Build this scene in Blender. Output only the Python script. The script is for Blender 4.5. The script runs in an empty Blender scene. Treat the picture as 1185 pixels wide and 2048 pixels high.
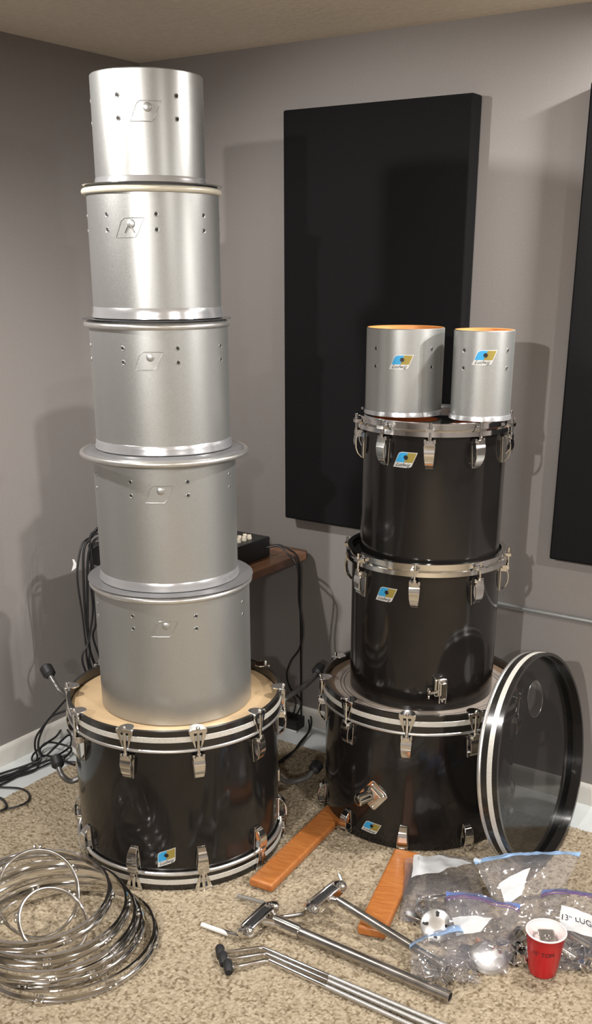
import bpy, bmesh, math, random
from mathutils import Vector, Matrix, Quaternion, noise
PI = math.pi
random.seed(7)
SC = bpy.context.scene
COL = SC.collection
cos, sin, rad = math.cos, math.sin, math.radians

# ------------------------------------------------------------------ camera
F, PITCH, YAW, ROLL = 2041.83, 0.3529, 0.5874, 0.0032
CAM = Vector((2.5203, -2.7955, 1.5474))
PX, PY = 592.5 + 23.17, 1024 + 262.19           # principal point in the 1185x2048 frame
fw = Vector((-sin(YAW) * cos(PITCH), cos(YAW) * cos(PITCH), -sin(PITCH)))
rt = Vector((cos(YAW), sin(YAW), 0)); up = rt.cross(fw)
rt, up = cos(ROLL) * rt + sin(ROLL) * up, -sin(ROLL) * rt + cos(ROLL) * up
cd = bpy.data.cameras.new('camera'); cam = bpy.data.objects.new('camera', cd); COL.objects.link(cam)
cam.matrix_world = Matrix(((rt.x, up.x, -fw.x, CAM.x), (rt.y, up.y, -fw.y, CAM.y), (rt.z, up.z, -fw.z, CAM.z), (0, 0, 0, 1)))
cd.sensor_fit = 'VERTICAL'; cd.sensor_height = 36; cd.lens = F / 2048 * 36
cd.shift_x = -23.17 / 2048; cd.shift_y = 262.19 / 2048
cd.clip_start = 0.05
SC.camera = cam

# ------------------------------------------------------------------ world, lights, exposure
SC.view_settings.view_transform = 'Standard'; SC.view_settings.look = 'None'
SC.view_settings.gamma = 1; SC.view_settings.use_curve_mapping = False
SC.view_settings.exposure = 0.23
SC.cycles.transparent_max_bounces = 32
w = bpy.data.worlds.new('world'); SC.world = w; w.use_nodes = True
w.node_tree.nodes['Background'].inputs[0].default_value = (0.5, 0.5, 0.52, 1)
w.node_tree.nodes['Background'].inputs[1].default_value = 0.0
CEIL = 2.1608
LCOL = (1, 0.965, 0.925)
def can_or_fill_light(x, y, watts, size=0.11):
    l = bpy.data.lights.new('ceiling_can_or_fill', 'AREA'); l.shape = 'DISK'; l.size = size
    l.energy = watts; l.color = LCOL
    o = bpy.data.objects.new('ceiling_can_or_fill', l); COL.objects.link(o); o.location = (x, y, CEIL - 0.02)
def track_spot(x, y, aim, watts, cone, blend=0.6, size=0.035):
    l = bpy.data.lights.new('ceiling_spot', 'SPOT'); l.energy = watts; l.color = LCOL; l.spot_size = rad(cone); l.spot_blend = blend; l.shadow_soft_size = size
    o = bpy.data.objects.new('ceiling_spot', l); COL.objects.link(o); o.location = (x, y, CEIL - 0.05)
    o.rotation_euler = (Vector(aim) - o.location).to_track_quat('-Z', 'Y').to_euler()
track_spot(1.78, -3.9, (0.95, -0.3, 0.55), 200, 60, 0.8)
track_spot(0.35, -1.65, (1.0, -0.4, 0.7), 78, 104, 0.6)
can_or_fill_light(2.02, -0.22, 30)
can_or_fill_light(3.6, -1.9, 52)  # added unseen fill lamp; the room has no real can at this spot
track_spot(3.85, -0.20, (0.0, -0.80, 0.35), 185, 36, 0.9)
track_spot(5.05, -0.25, (0.0, -0.8, 0.70), 60, 30, 0.9)
can_or_fill_light(3.4, -4.4, 85)

def ray(u, v):
    return fw + rt * ((u - PX) / F) - up * ((v - PY) / F)
def fz(u, v, z=0.0):                     # where a sight line meets the height z
    d = ray(u, v); return CAM + d * ((z - CAM.z) / d.z)
def fy(u, v, y=0.0):
    d = ray(u, v); return CAM + d * ((y - CAM.y) / d.y)
def fx(u, v, x=0.0):
    d = ray(u, v); return CAM + d * ((x - CAM.x) / d.x)

# ------------------------------------------------------------------ materials
def mat(name, col, rough=0.5, metal=0.0, coat=0.0, spec=0.5, aniso=0.0):
    m = bpy.data.materials.new(name); m.use_nodes = True
    b = m.node_tree.nodes['Principled BSDF']
    b.inputs['Base Color'].default_value = (*col, 1); b.inputs['Roughness'].default_value = rough
    b.inputs['Metallic'].default_value = metal; b.inputs['Coat Weight'].default_value = coat
    b.inputs['Specular IOR Level'].default_value = spec; b.inputs['Coat Roughness'].default_value = 0.05
    b.inputs['Anisotropic'].default_value = aniso
    return m
def N(m, t, **kw):
    n = m.node_tree.nodes.new(t)
    for k, v in kw.items(): setattr(n, k, v)
    return n
def L(m, a, b): m.node_tree.links.new(a, b)
def P(m): return m.node_tree.nodes['Principled BSDF']
def coords(m, scale=(1, 1, 1)):
    tc = N(m, 'ShaderNodeTexCoord'); mp = N(m, 'ShaderNodeMapping'); mp.inputs['Scale'].default_value = scale
    L(m, tc.outputs['Object'], mp.inputs['Vector']); return mp.outputs['Vector']
def noisy(m, scale, amt, bump=0.0, stretch=(1, 1, 1), rough_amt=0.0, detail=4):
    """colour variation +-amt, bump and roughness variation from one noise"""
    b = P(m); c = b.inputs['Base Color'].default_value[:3]
    t = N(m, 'ShaderNodeTexNoise'); t.inputs['Scale'].default_value = scale; t.inputs['Detail'].default_value = detail
    L(m, coords(m, stretch), t.inputs['Vector'])
    if amt:
        r = N(m, 'ShaderNodeValToRGB')
        r.color_ramp.elements[0].position = 0.3; r.color_ramp.elements[1].position = 0.7
        r.color_ramp.elements[0].color = (*[x * (1 - amt) for x in c], 1); r.color_ramp.elements[1].color = (*[min(1, x * (1 + amt)) for x in c], 1)
        L(m, t.outputs['Fac'], r.inputs['Fac']); L(m, r.outputs['Color'], b.inputs['Base Color'])
    if bump:
        bp = N(m, 'ShaderNodeBump'); bp.inputs['Strength'].default_value = bump; bp.inputs['Distance'].default_value = 0.002
        L(m, t.outputs['Fac'], bp.inputs['Height']); L(m, bp.outputs['Normal'], b.inputs['Normal'])
    if rough_amt:
        mr = N(m, 'ShaderNodeMapRange'); r0 = b.inputs['Roughness'].default_value
        mr.inputs['To Min'].default_value = max(0, r0 - rough_amt); mr.inputs['To Max'].default_value = r0 + rough_amt
        L(m, t.outputs['Fac'], mr.inputs['Value']); L(m, mr.outputs['Result'], b.inputs['Roughness'])
    return m
WALL = noisy(mat('grey_wall_paint', (0.245, 0.225, 0.215), 0.62, spec=0.3), 160, 0.03, 0.12)
CEILM = noisy(mat('ceiling_paint', (0.78, 0.71, 0.61), 0.9, spec=0.1), 60, 0.05, 0.5)
WHITE = noisy(mat('white_trim_paint', (0.62, 0.60, 0.56), 0.45), 20, 0.04)
SLAB = noisy(mat('pale_slab', (0.56, 0.59, 0.59), 0.6), 14, 0.05)
PANEL = noisy(mat('black_fabric', (0.0085, 0.0082, 0.0088), 0.95, spec=0.1), 900, 0.25, 0.3)
SILVER = noisy(mat('silver_wrap', (0.41, 0.415, 0.405), 0.37, 0.80), 350, 0.05, 0.0, (1, 1, 1), 0.05)
SILVBAND = mat('clear_band', (0.62, 0.63, 0.65), 0.2, 0.75)
HOLE = mat('lug_hole_dark', (0.02, 0.018, 0.016), 0.8)
BLACK = noisy(mat('black_gloss_wrap', (0.010, 0.0088, 0.0082), 0.14, 0.0, 0.25, 0.35), 6, 0.2, 0.0, (1, 1, 1), 0.03)
HOOPBLK = mat('black_hoop_lacquer', (0.012, 0.011, 0.010), 0.22, 0.0, 0.4)
INLAY = noisy(mat('silver_inlay', (0.60, 0.58, 0.53), 0.4, 0.35), 260, 0.12)
ALU = noisy(mat('aluminium_hoop', (0.66, 0.65, 0.63), 0.3, 0.85), 60, 0.06)
CREAM = noisy(mat('cream_head_edge', (0.62, 0.58, 0.47), 0.3, 0.2), 30, 0.06)
CHROME = noisy(mat('chrome', (0.80, 0.795, 0.785), 0.09, 1.0), 40, 0.05, 0.0, (1, 1, 1), 0.04)
STEEL = noisy(mat('dull_steel_tube', (0.47, 0.45, 0.43), 0.24, 1.0), 25, 0.12, 0.0, (1, 1, 1), 0.08)
RUBBER = mat('black_rubber', (0.012, 0.012, 0.013), 0.55)
DARK = mat('black_plastic', (0.010, 0.010, 0.011), 0.42)
CABLE = mat('black_cable', (0.009, 0.009, 0.010), 0.45)
TANHEAD = noisy(mat('tan_head', (0.60, 0.43, 0.25), 0.4, coat=0.3), 9, 0.12)
GREYHEAD = noisy(mat('smoky_head', (0.36, 0.31, 0.27), 0.3, coat=0.5), 9, 0.06)
HEADLINE = mat('head_ring_line', (0.06, 0.05, 0.045), 0.4)
BROWNRING = mat('brown_head_ring', (0.22, 0.15, 0.10), 0.4)
BLKHEAD = mat('dark_head', (0.02, 0.019, 0.018), 0.12, coat=0.6)
TANFILM = noisy(mat('coated_film', (0.36, 0.30, 0.23), 0.4), 12, 0.1)
B_BLUE = mat('badge_blue', (0.035, 0.32, 0.62), 0.35, 0.2)
B_GOLD = mat('badge_gold', (0.30, 0.235, 0.055), 0.35, 0.3)
B_SILV = mat('badge_silver', (0.70, 0.70, 0.68), 0.3, 0.4)
B_BLK = mat('badge_black', (0.008, 0.008, 0.008), 0.4)
RED = noisy(mat('red_plastic', (0.52, 0.012, 0.018), 0.3), 12, 0.06)
CUPWHITE = mat('white_cup_plastic', (0.80, 0.70, 0.69), 0.35)
PAPER = noisy(mat('white_label_patch', (0.50, 0.51, 0.52), 0.5), 20, 0.04)
INK = mat('black_marker_ink', (0.015, 0.014, 0.02), 0.6)
ZIPBLUE = mat('blue_zip_strip', (0.13, 0.20, 0.48), 0.3)
ZIPCLR = mat('pale_blue_zip', (0.30, 0.46, 0.70), 0.25)
ZIPPURP = mat('purple_zip_line', (0.16, 0.06, 0.26), 0.4)
KNOB = mat('cream_knob', (0.72, 0.66, 0.54), 0.45)
LEGCLR = mat('white_plastic_rod', (0.72, 0.72, 0.70), 0.35)

def wood(name, c1, c2, scale, rough, stretch):
    m = mat(name, c1, rough, coat=0.2); b = P(m)
    t = N(m, 'ShaderNodeTexNoise'); t.inputs['Scale'].default_value = scale; t.inputs['Detail'].default_value = 6; t.inputs['Distortion'].default_value = 0.6
    L(m, coords(m, stretch), t.inputs['Vector'])
    r = N(m, 'ShaderNodeValToRGB'); r.color_ramp.elements[0].color = (*c1, 1); r.color_ramp.elements[1].color = (*c2, 1)
    r.color_ramp.elements[0].position = 0.35; r.color_ramp.elements[1].position = 0.68
    L(m, t.outputs['Fac'], r.inputs['Fac']); L(m, r.outputs['Color'], b.inputs['Base Color']); return m
ORANGE = wood('orange_stained_wood', (0.34, 0.105, 0.022), (0.44, 0.17, 0.042), 22, 0.4, (1, 9, 1))
MAPLE = wood('orange_maple_ply', (0.62, 0.26, 0.075), (0.72, 0.34, 0.12), 8, 0.4, (1, 1, 6))
TABLEWD = wood('brown_table_wood', (0.105, 0.047, 0.024), (0.165, 0.080, 0.042), 12, 0.4, (9, 1, 1))

def carpet_mat():
    m = mat('beige_loop_carpet', (0.4, 0.33, 0.24), 1.0, spec=0.05); b = P(m)
    at = N(m, 'ShaderNodeAttribute', attribute_name='fleck')
    r = N(m, 'ShaderNodeValToRGB'); e = r.color_ramp.elements
    e[0].position = 0.0; e[0].color = (0.15, 0.112, 0.070, 1); e[1].position = 1.0; e[1].color = (0.40, 0.34, 0.25, 1)
    k = e.new(0.22); k.color = (0.285, 0.232, 0.162, 1)
    L(m, at.outputs['Fac'], r.inputs['Fac'])
    n2 = N(m, 'ShaderNodeTexNoise'); n2.inputs['Scale'].default_value = 500; L(m, coords(m), n2.inputs['Vector'])
    r2 = N(m, 'ShaderNodeMapRange'); r2.inputs['To Min'].default_value = 0.8; r2.inputs['To Max'].default_value = 1.2; L(m, n2.outputs['Fac'], r2.inputs['Value'])
    mu = N(m, 'ShaderNodeMixRGB', blend_type='MULTIPLY'); mu.inputs['Fac'].default_value = 1
    L(m, r.outputs['Color'], mu.inputs['Color1']); L(m, r2.outputs['Result'], mu.inputs['Color2'])
    L(m, mu.outputs['Color'], b.inputs['Base Color'])
    return m
CARPET = carpet_mat()

def film(name, tint, transp, gloss_rough=0.06, diff=(0.8, 0.8, 0.85), diff_amt=0.12, fres=1.0):
    """thin clear plastic: see-through, a little milky, glossy"""
    m = bpy.data.materials.new(name); m.use_nodes = True; nt = m.node_tree; nt.nodes.clear()
    out = N(m, 'ShaderNodeOutputMaterial'); tr = N(m, 'ShaderNodeBsdfTransparent'); tr.inputs[0].default_value = (*tint, 1)
    gl = N(m, 'ShaderNodeBsdfGlossy'); gl.inputs['Roughness'].default_value = gloss_rough
    df = N(m, 'ShaderNodeBsdfDiffuse'); df.inputs[0].default_value = (*diff, 1)
    m1 = N(m, 'ShaderNodeMixShader'); m1.inputs[0].default_value = diff_amt; L(m, tr.outputs[0], m1.inputs[1]); L(m, df.outputs[0], m1.inputs[2])
    lw = N(m, 'ShaderNodeFresnel'); lw.inputs['IOR'].default_value = 1.45
    ad = N(m, 'ShaderNodeMath', operation='MULTIPLY_ADD'); ad.inputs[1].default_value = fres; ad.inputs[2].default_value = 1 - transp
    L(m, lw.outputs[0], ad.inputs[0])
    m2 = N(m, 'ShaderNodeMixShader'); L(m, ad.outputs[0], m2.inputs[0]); L(m, m1.outputs[0], m2.inputs[1]); L(m, gl.outputs[0], m2.inputs[2])
    L(m, m2.outputs[0], out.inputs[0]); return m
BAGFILM = film('clear_bag_film', (0.975, 0.975, 0.985), 0.985, 0.07, (0.75, 0.74, 0.80), 0.06, 0.65)
HEADFILM = film('clear_head_film', (0.85, 0.85, 0.85), 0.97, 0.1, (0.7, 0.7, 0.72), 0.2)
SMOKE = film('smoked_head_film', (0.16, 0.157, 0.155), 1.0, 0.12, (0.03, 0.03, 0.03), 0.12, 0.10)

# ------------------------------------------------------------------ mesh helpers
class G:
    def __init__(s): s.v = []; s.f = []; s.m = []
    def add(s, vs, fs, mi=0):
        o = len(s.v); s.v += [tuple(v) for v in vs]; s.f += [tuple(i + o for i in f) for f in fs]; s.m += [mi] * len(fs); return s
    def lathe(s, prof, n=96, mi=0, closed=False, c=(0, 0, 0), a0=0.0, a1=2 * PI, mis=None):
        full = abs(a1 - a0 - 2 * PI) < 1e-6; k = len(prof); cols = n if full else n + 1
        vs = []
        for i in range(cols):
            a = a0 + (a1 - a0) * i / n
            vs += [(c[0] + r * cos(a), c[1] + r * sin(a), c[2] + z) for r, z in prof]
        e = k if closed else k - 1
        o = len(s.v); s.v += vs
        for i in range(n):
            j = (i + 1) % cols
            for q in range(e):
                p = (q + 1) % k
                s.f.append((o + i * k + q, o + j * k + q, o + j * k + p, o + i * k + p)); s.m.append(mis[q] if mis else mi)
        return s
    def tube(s, pts, r, n=10, mi=0, closed=False, caps=True, mtx=None):
        pts = [Vector(p) for p in pts]; K = len(pts); rs = r if isinstance(r, (list, tuple)) else [r] * K
        tg = []
        for i in range(K):
            if closed: t = pts[(i + 1) % K] - pts[i - 1]
            else: t = pts[min(i + 1, K - 1)] - pts[max(i - 1, 0)]
            tg.append(t.normalized() if t.length > 1e-9 else Vector((0, 0, 1)))
        nrm = tg[0].orthogonal().normalized(); vs = []
        for i in range(K):
            if i: nrm = (nrm - tg[i] * nrm.dot(tg[i])); nrm = nrm.normalized() if nrm.length > 1e-6 else tg[i].orthogonal().normalized()
            b = tg[i].cross(nrm)
            vs += [pts[i] + (nrm * cos(2 * PI * j / n) + b * sin(2 * PI * j / n)) * rs[i] for j in range(n)]
        fs = []
        for i in range(K if closed else K - 1):
            k2 = (i + 1) % K
            fs += [(i * n + j, i * n + (j + 1) % n, k2 * n + (j + 1) % n, k2 * n + j) for j in range(n)]
        if caps and not closed: fs += [tuple(range(n))[::-1], tuple((K - 1) * n + j for j in range(n))]
        if mtx: vs = [mtx @ v for v in vs]
        return s.add(vs, fs, mi)
    def box(s, c, d, mi=0, mtx=None):
        x, y, z = [q / 2 for q in d]; c = Vector(c)
        vs = [Vector((a * x, b * y, e * z)) + c for a in (-1, 1) for b in (-1, 1) for e in (-1, 1)]
        if mtx: vs = [mtx @ v for v in vs]
        return s.add(vs, [(0, 1, 3, 2), (4, 6, 7, 5), (0, 4, 5, 1), (2, 3, 7, 6), (0, 2, 6, 4), (1, 5, 7, 3)], mi)
    def prism(s, poly, h, mi=0, mtx=None, z0=0.0):
        k = len(poly); vs = [Vector((x, y, z0)) for x, y in poly] + [Vector((x, y, z0 + h)) for x, y in poly]
        if mtx: vs = [mtx @ v for v in vs]
        return s.add(vs, [tuple(range(k))[::-1], tuple(range(k, 2 * k))] + [(i, (i + 1) % k, k + (i + 1) % k, k + i) for i in range(k)], mi)
    def ball(s, c, r, mi=0, sc=(1, 1, 1), n=10):
        pr = [(r * sin(PI * i / n), -r * cos(PI * i / n)) for i in range(n + 1)]
        o = len(s.v); s.lathe(pr, 12, mi)
        for i in range(o, len(s.v)):
            x, y, z = s.v[i]; s.v[i] = (x * sc[0] + c[0], y * sc[1] + c[1], z * sc[2] + c[2])
        return s
    def build(s, name, mats, parent=None, loc=None, sharp=35, bevel=0, rot=None):
        me = bpy.data.meshes.new(name); me.from_pydata(s.v, [], s.f)
        mats = mats if isinstance(mats, (list, tuple)) else [mats]
        for m in mats: me.materials.append(m)
        me.polygons.foreach_set('material_index', s.m)
        bm = bmesh.new(); bm.from_mesh(me); bmesh.ops.remove_doubles(bm, verts=bm.verts, dist=1e-6)
        bmesh.ops.recalc_face_normals(bm, faces=bm.faces); bm.to_mesh(me); bm.free()
        me.polygons.foreach_set('use_smooth', [True] * len(me.polygons)); me.set_sharp_from_angle(angle=rad(sharp)); me.update()
        o = bpy.data.objects.new(name, me); COL.objects.link(o)
        if parent: o.parent = parent
        if loc is not None: o.location = loc
        if rot is not None: o.rotation_euler = rot
        if bevel:
            bv = o.modifiers.new('bevel', 'BEVEL'); bv.width = bevel; bv.segments = 3; bv.limit_method = 'ANGLE'; bv.angle_limit = rad(40)
        return o
def thing(name, label, cat, loc=(0, 0, 0), rz=0.0, group=None):
    o = bpy.data.objects.new(name, None); COL.objects.link(o); o.location = loc; o.rotation_euler = (0, 0, rz); o.empty_display_size = 0.05
    return tag(o, label, cat, group)
def tag(o, label, cat, group=None):
    o['label'] = label; o['category'] = cat
    if group: o['group'] = group
    return o
def struct(o): o['kind'] = 'structure'; return o
def copy_tree(o, parent=None):
    c = o.copy(); COL.objects.link(c)
    if parent: c.parent = parent
    for ch in list(o.children): copy_tree(ch, c)
    return c
def dup(o, loc, rot=None, label=None):
    c = copy_tree(o); c.location = loc
    if rot is not None: c.rotation_euler = rot
    if label: c['label'] = label
    return c
def spline(pts, n=8, closed=False):
    pts = [Vector(p) for p in pts]; K = len(pts); out = []
    for i in range(K if closed else K - 1):
        g = (lambda q: pts[q % K]) if closed else (lambda q: pts[min(max(q, 0), K - 1)])
        a, b, c, d = g(i - 1), g(i), g(i + 1), g(i + 2)
        for j in range(n):
            t = j / n
            out.append(0.5 * ((2 * b) + (c - a) * t + (2 * a - 5 * b + 4 * c - d) * t * t + (3 * b - 3 * c + d - a) * t ** 3))
    if not closed: out.append(pts[-1])
    return out
def text_mesh(txt, size, shear=0.0):
    cu = bpy.data.curves.new('t', 'FONT'); cu.body = txt; cu.size = size; cu.align_x = 'CENTER'; cu.align_y = 'CENTER'; cu.shear = shear; cu.resolution_u = 3
    o = bpy.data.objects.new('t', cu); COL.objects.link(o)
    dg = bpy.context.evaluated_depsgraph_get(); dg.update()
    me = bpy.data.meshes.new_from_object(o.evaluated_get(dg))
    vs = [v.co.copy() for v in me.vertices]; fs = [tuple(p.vertices) for p in me.polygons]
    bpy.data.objects.remove(o); bpy.data.curves.remove(cu); bpy.data.meshes.remove(me)
    return vs, fs

# ------------------------------------------------------------------ the room
X1, Y1 = 5.2, -5.6
def slab(name, c, d, m): return struct(G().box(c, d).build(name, m))
slab('floor', (X1 / 2, Y1 / 2, -0.05), (X1 + 0.2, -Y1 + 0.2, 0.1), SLAB)
slab('ceiling', (X1 / 2, Y1 / 2, CEIL + 0.05), (X1 + 0.2, -Y1 + 0.2, 0.1), CEILM)
slab('wall_back', (X1 / 2, 0.05, CEIL / 2), (X1 + 0.2, 0.1, CEIL), WALL)
slab('wall_left', (-0.05, Y1 / 2, CEIL / 2), (0.1, -Y1, CEIL), WALL)
slab('wall_right', (X1 + 0.05, Y1 / 2, CEIL / 2), (0.1, -Y1, CEIL), WALL)
slab('wall_front', (X1 / 2, Y1 - 0.05, CEIL / 2), (X1 + 0.2, 0.1, CEIL), WALL)
def baseboard(name, p0, p1, nrm):
    g = G(); p0, p1, nrm = Vector(p0), Vector(p1), Vector(nrm)
    pr = [(0, 0), (0.013, 0), (0.013, 0.052), (0.009, 0.061), (0.005, 0.066), (0, 0.066)]
    vs = [p + nrm * a + Vector((0, 0, b)) for p in (p0, p1) for a, b in pr]; k = len(pr)
    g.add(vs, [(i, (i + 1) % k, k + (i + 1) % k, k + i) for i in range(k)] + [tuple(range(k)), tuple(range(k, 2 * k))])
    struct(g.build(name, WHITE, sharp=50))
baseboard('baseboard_back', (0, 0, 0), (X1, 0, 0), (0, -1, 0))
baseboard('baseboard_left', (0, 0, 0), (0, Y1, 0), (1, 0, 0))
# carpet: real loop-pile relief over the part in view, plain beyond, with a slightly ragged cut edge
import numpy as np
def carpet_grid():
    rng = np.random.default_rng(5)
    x0, x1, y0, y1, st = 0.192, 2.14, -1.74, -0.174, 0.0023
    xs = np.arange(x0, x1, st); ys = np.arange(y0, y1 + st / 2, st); nx, ny = len(xs), len(ys)
    X, Y = np.meshgrid(xs, ys)
    X = X.copy(); Y = Y.copy()
    X[:, 0] += rng.uniform(-.004, .004, ny); Y[-1, :] += rng.uniform(-.004, .004, nx)
    pit = 0.0066; gx, gy = int((x1 - x0) / pit) + 4, int((y1 - y0) / pit) + 4
    jx = rng.uniform(0.08, .92, (gy, gx)); jy = rng.uniform(0.08, .92, (gy, gx)); hh = rng.uniform(.55, 1.0, (gy, gx))
    ang = rng.uniform(0, np.pi, (gy, gx)); col = rng.random((gy, gx))
    U = (X - x0) / pit + 1; V = (Y - y0) / pit + 1; iu = np.floor(U).astype(int); iv = np.floor(V).astype(int)
    best = np.zeros(X.shape); bc = np.zeros(X.shape)
    for du in (-1, 0, 1):
        for dv in (-1, 0, 1):
            a = np.clip(iu + du, 0, gx - 1); b = np.clip(iv + dv, 0, gy - 1)
            ex = U - (iu + du + jx[b, a]); ey = V - (iv + dv + jy[b, a]); an = ang[b, a]
            p = ex * np.cos(an) + ey * np.sin(an); q = -ex * np.sin(an) + ey * np.cos(an)
            d = (p / .88) ** 2 + (q / .52) ** 2; h = np.where(d < 1, np.sqrt(np.maximum(0, 1 - d)) * hh[b, a], 0)
            m = h > best; best = np.where(m, h, best); bc = np.where(m, col[b, a], bc)
    Z = 0.0035 + 0.0058 * best
    Z[0, :] = Z[0, :]; Z[-1, :] = 0.001; Z[:, 0] = 0.001
    co = np.stack([X, Y, Z], -1).reshape(-1, 3)
    i = np.arange(nx * ny).reshape(ny, nx)
    f = np.stack([i[:-1, :-1], i[:-1, 1:], i[1:, 1:], i[1:, :-1]], -1).reshape(-1, 4)
    xa, xb, ya, yb = float(xs[0]), float(xs[-1]), float(ys[0]), float(ys[-1])
    ex_ = np.array([(xa, Y1 + .02, .0085), (X1 - .02, Y1 + .02, .0085), (X1 - .02, ya, .0085), (xb, ya, .0085), (xa, ya, .0085), (X1 - .02, -.174, .0085), (xb, yb, .0085)])
    n0 = len(co); co = np.concatenate([co, ex_])
    faces = f.tolist() + [[n0, n0 + 1, n0 + 2, n0 + 3, n0 + 4], [n0 + 3, n0 + 2, n0 + 5, n0 + 6]]
    me = bpy.data.meshes.new('carpet'); me.from_pydata(co.tolist(), [], faces); me.materials.append(CARPET)
    at = me.attributes.new('fleck', 'FLOAT', 'POINT'); at.data.foreach_set('value', np.concatenate([bc.reshape(-1), np.full(len(ex_), .5)]).astype(np.float32))
    me.polygons.foreach_set('use_smooth', [True] * len(me.polygons)); me.update()
    o = bpy.data.objects.new('carpet', me); COL.objects.link(o); return o
tag(carpet_grid(), 'beige and brown flecked loop carpet covering the floor up to a pale strip', 'carpet')
CZ = 0.0095

# ------------------------------------------------------------------ acoustic panels, pipe, table
def panel(x0, x1, z0, z1, label):
    o = G().box(((x0 + x1) / 2, -0.0285, (z0 + z1) / 2), (x1 - x0, 0.055, z1 - z0)).build('acoustic_panel', PANEL, bevel=0.006)
    tag(o, label, 'acoustic panel', 'black acoustic panels on the back wall')
panel(0.603, 1.214, 0.762, 1.978, 'tall black fabric acoustic panel on the wall between the two drum stacks')
panel(1.527, 2.137, 0.764, 1.978, 'black fabric acoustic panel cut off by the right edge of the photo')
r = thing('conduit_pipe', 'thin grey metal pipe running low along the back wall', 'pipe', (1.2, 0, 0.587))
G().tube([(0, -0.013, 0), (2.6, -0.013, 0)], 0.0075, 12).build('pipe', mat('galvanised_pipe', (0.50, 0.52, 0.52), 0.35, 0.8), r)
for x in (0.9, 2.2): G().box((x, -0.011, 0), (0.02, 0.021, 0.024)).build('pipe_clip', STEEL, r, bevel=0.002)

t = thing('side_table', 'small brown wooden table standing in the corner behind the silver drum stack', 'table', (0.485, -0.27, 0))
def rrect(x0, y0, x1, y1, r, n=6):
    p = []
    for cx, cy, a in ((x1 - r, y1 - r, 0), (x0 + r, y1 - r, 90), (x0 + r, y0 + r, 180), (x1 - r, y0 + r, 270)):
        p += [(cx + r * cos(rad(a + 90 * i / n)), cy + r * sin(rad(a + 90 * i / n))) for i in range(n + 1)]
    return p
G().prism(rrect(-0.185, -0.26, 0.195, 0.255, 0.03), 0.026, z0=0.626).build('table_top', TABLEWD, t, bevel=0.003)
G().lathe([(0.0, 0.02), (0.024, 0.02), (0.024, 0.60), (0.06, 0.61), (0.06, 0.626), (0, 0.626)], 24, c=(-0.09, -0.02, 0)).build('pedestal', DARK, t)
G().lathe([(0.0, 0.0), (0.14, 0.0), (0.14, 0.012), (0.03, 0.03), (0, 0.03)], 32, c=(-0.09, -0.02, 0.0098)).build('foot_plate', DARK, t)
TT = 0.652
mxr = thing('audio_mixer', 'black audio mixer with rows of cream knobs on the corner table', 'mixer', (0.40, -0.355, TT))
G().box((0, 0, 0.034), (0.42, 0.41, 0.066)).build('body', DARK, mxr, bevel=0.004)
for i in range(12):
    for j in range(3):
        if j == 1: continue
        G().lathe([(0, 0.0), (0.0075, 0.0), (0.0085, 0.003), (0.0065, 0.014), (0, 0.0145)], 14).build('knob', KNOB, mxr, (0.175 - 0.018 * (j // 2), -0.17 + 0.028 * i, 0.067))
g = G()
for i in range(12):
    for j in range(7): g.lathe([(0, 0), (0.004, 0), (0.003, 0.010), (0, 0.010)], 8, c=(0.10 - 0.03 * j, -0.155 + 0.027 * i, 0.067))
o = g.build('small_knob', [mat('grey_knob', (0.10, 0.10, 0.10), 0.4)], mxr); o['kind'] = 'stuff'

# ------------------------------------------------------------------ drum parts
def on_cyl(R, a, u, z):                 # arc length u around angle a
    q = a - 0.0
    th = q + u / R
    return Vector((R * cos(th), R * sin(th), z))
def cyl_patch(g, R, a, z0, fl, fr, v0, v1, mi, rows=8, cols=8, rot=0.0):
    vs = []
    for i in range(rows + 1):
        v = v0 + (v1 - v0) * i / rows; l, r_ = fl(v), fr(v)
        for j in range(cols + 1):
            u = l + (r_ - l) * j / cols
            uu, vv = u * cos(rot) - v * sin(rot), u * sin(rot) + v * cos(rot)
            vs.append(on_cyl(R, a, uu, z0 + vv))
    k = cols + 1
    g.add(vs, [(i * k + j, i * k + j + 1, (i + 1) * k + j + 1, (i + 1) * k + j) for i in range(rows) for j in range(cols)], mi)
def cyl_disc(g, R, a, z, r, mi, n=18, u0=0, v0=0, rot=0.0):
    vs = []
    for q in [(0, 0)] + [(r * cos(2 * PI * i / n), r * sin(2 * PI * i / n)) for i in range(n)]:
        u, v = q[0] + u0, q[1] + v0
        vs.append(on_cyl(R, a, u * cos(rot) - v * sin(rot), z + u * sin(rot) + v * cos(rot)))
    g.add(vs, [(0, i + 1, (i + 1) % n + 1) for i in range(n)], mi)
SH = 0.42                               # slant of the badge's ends
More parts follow.
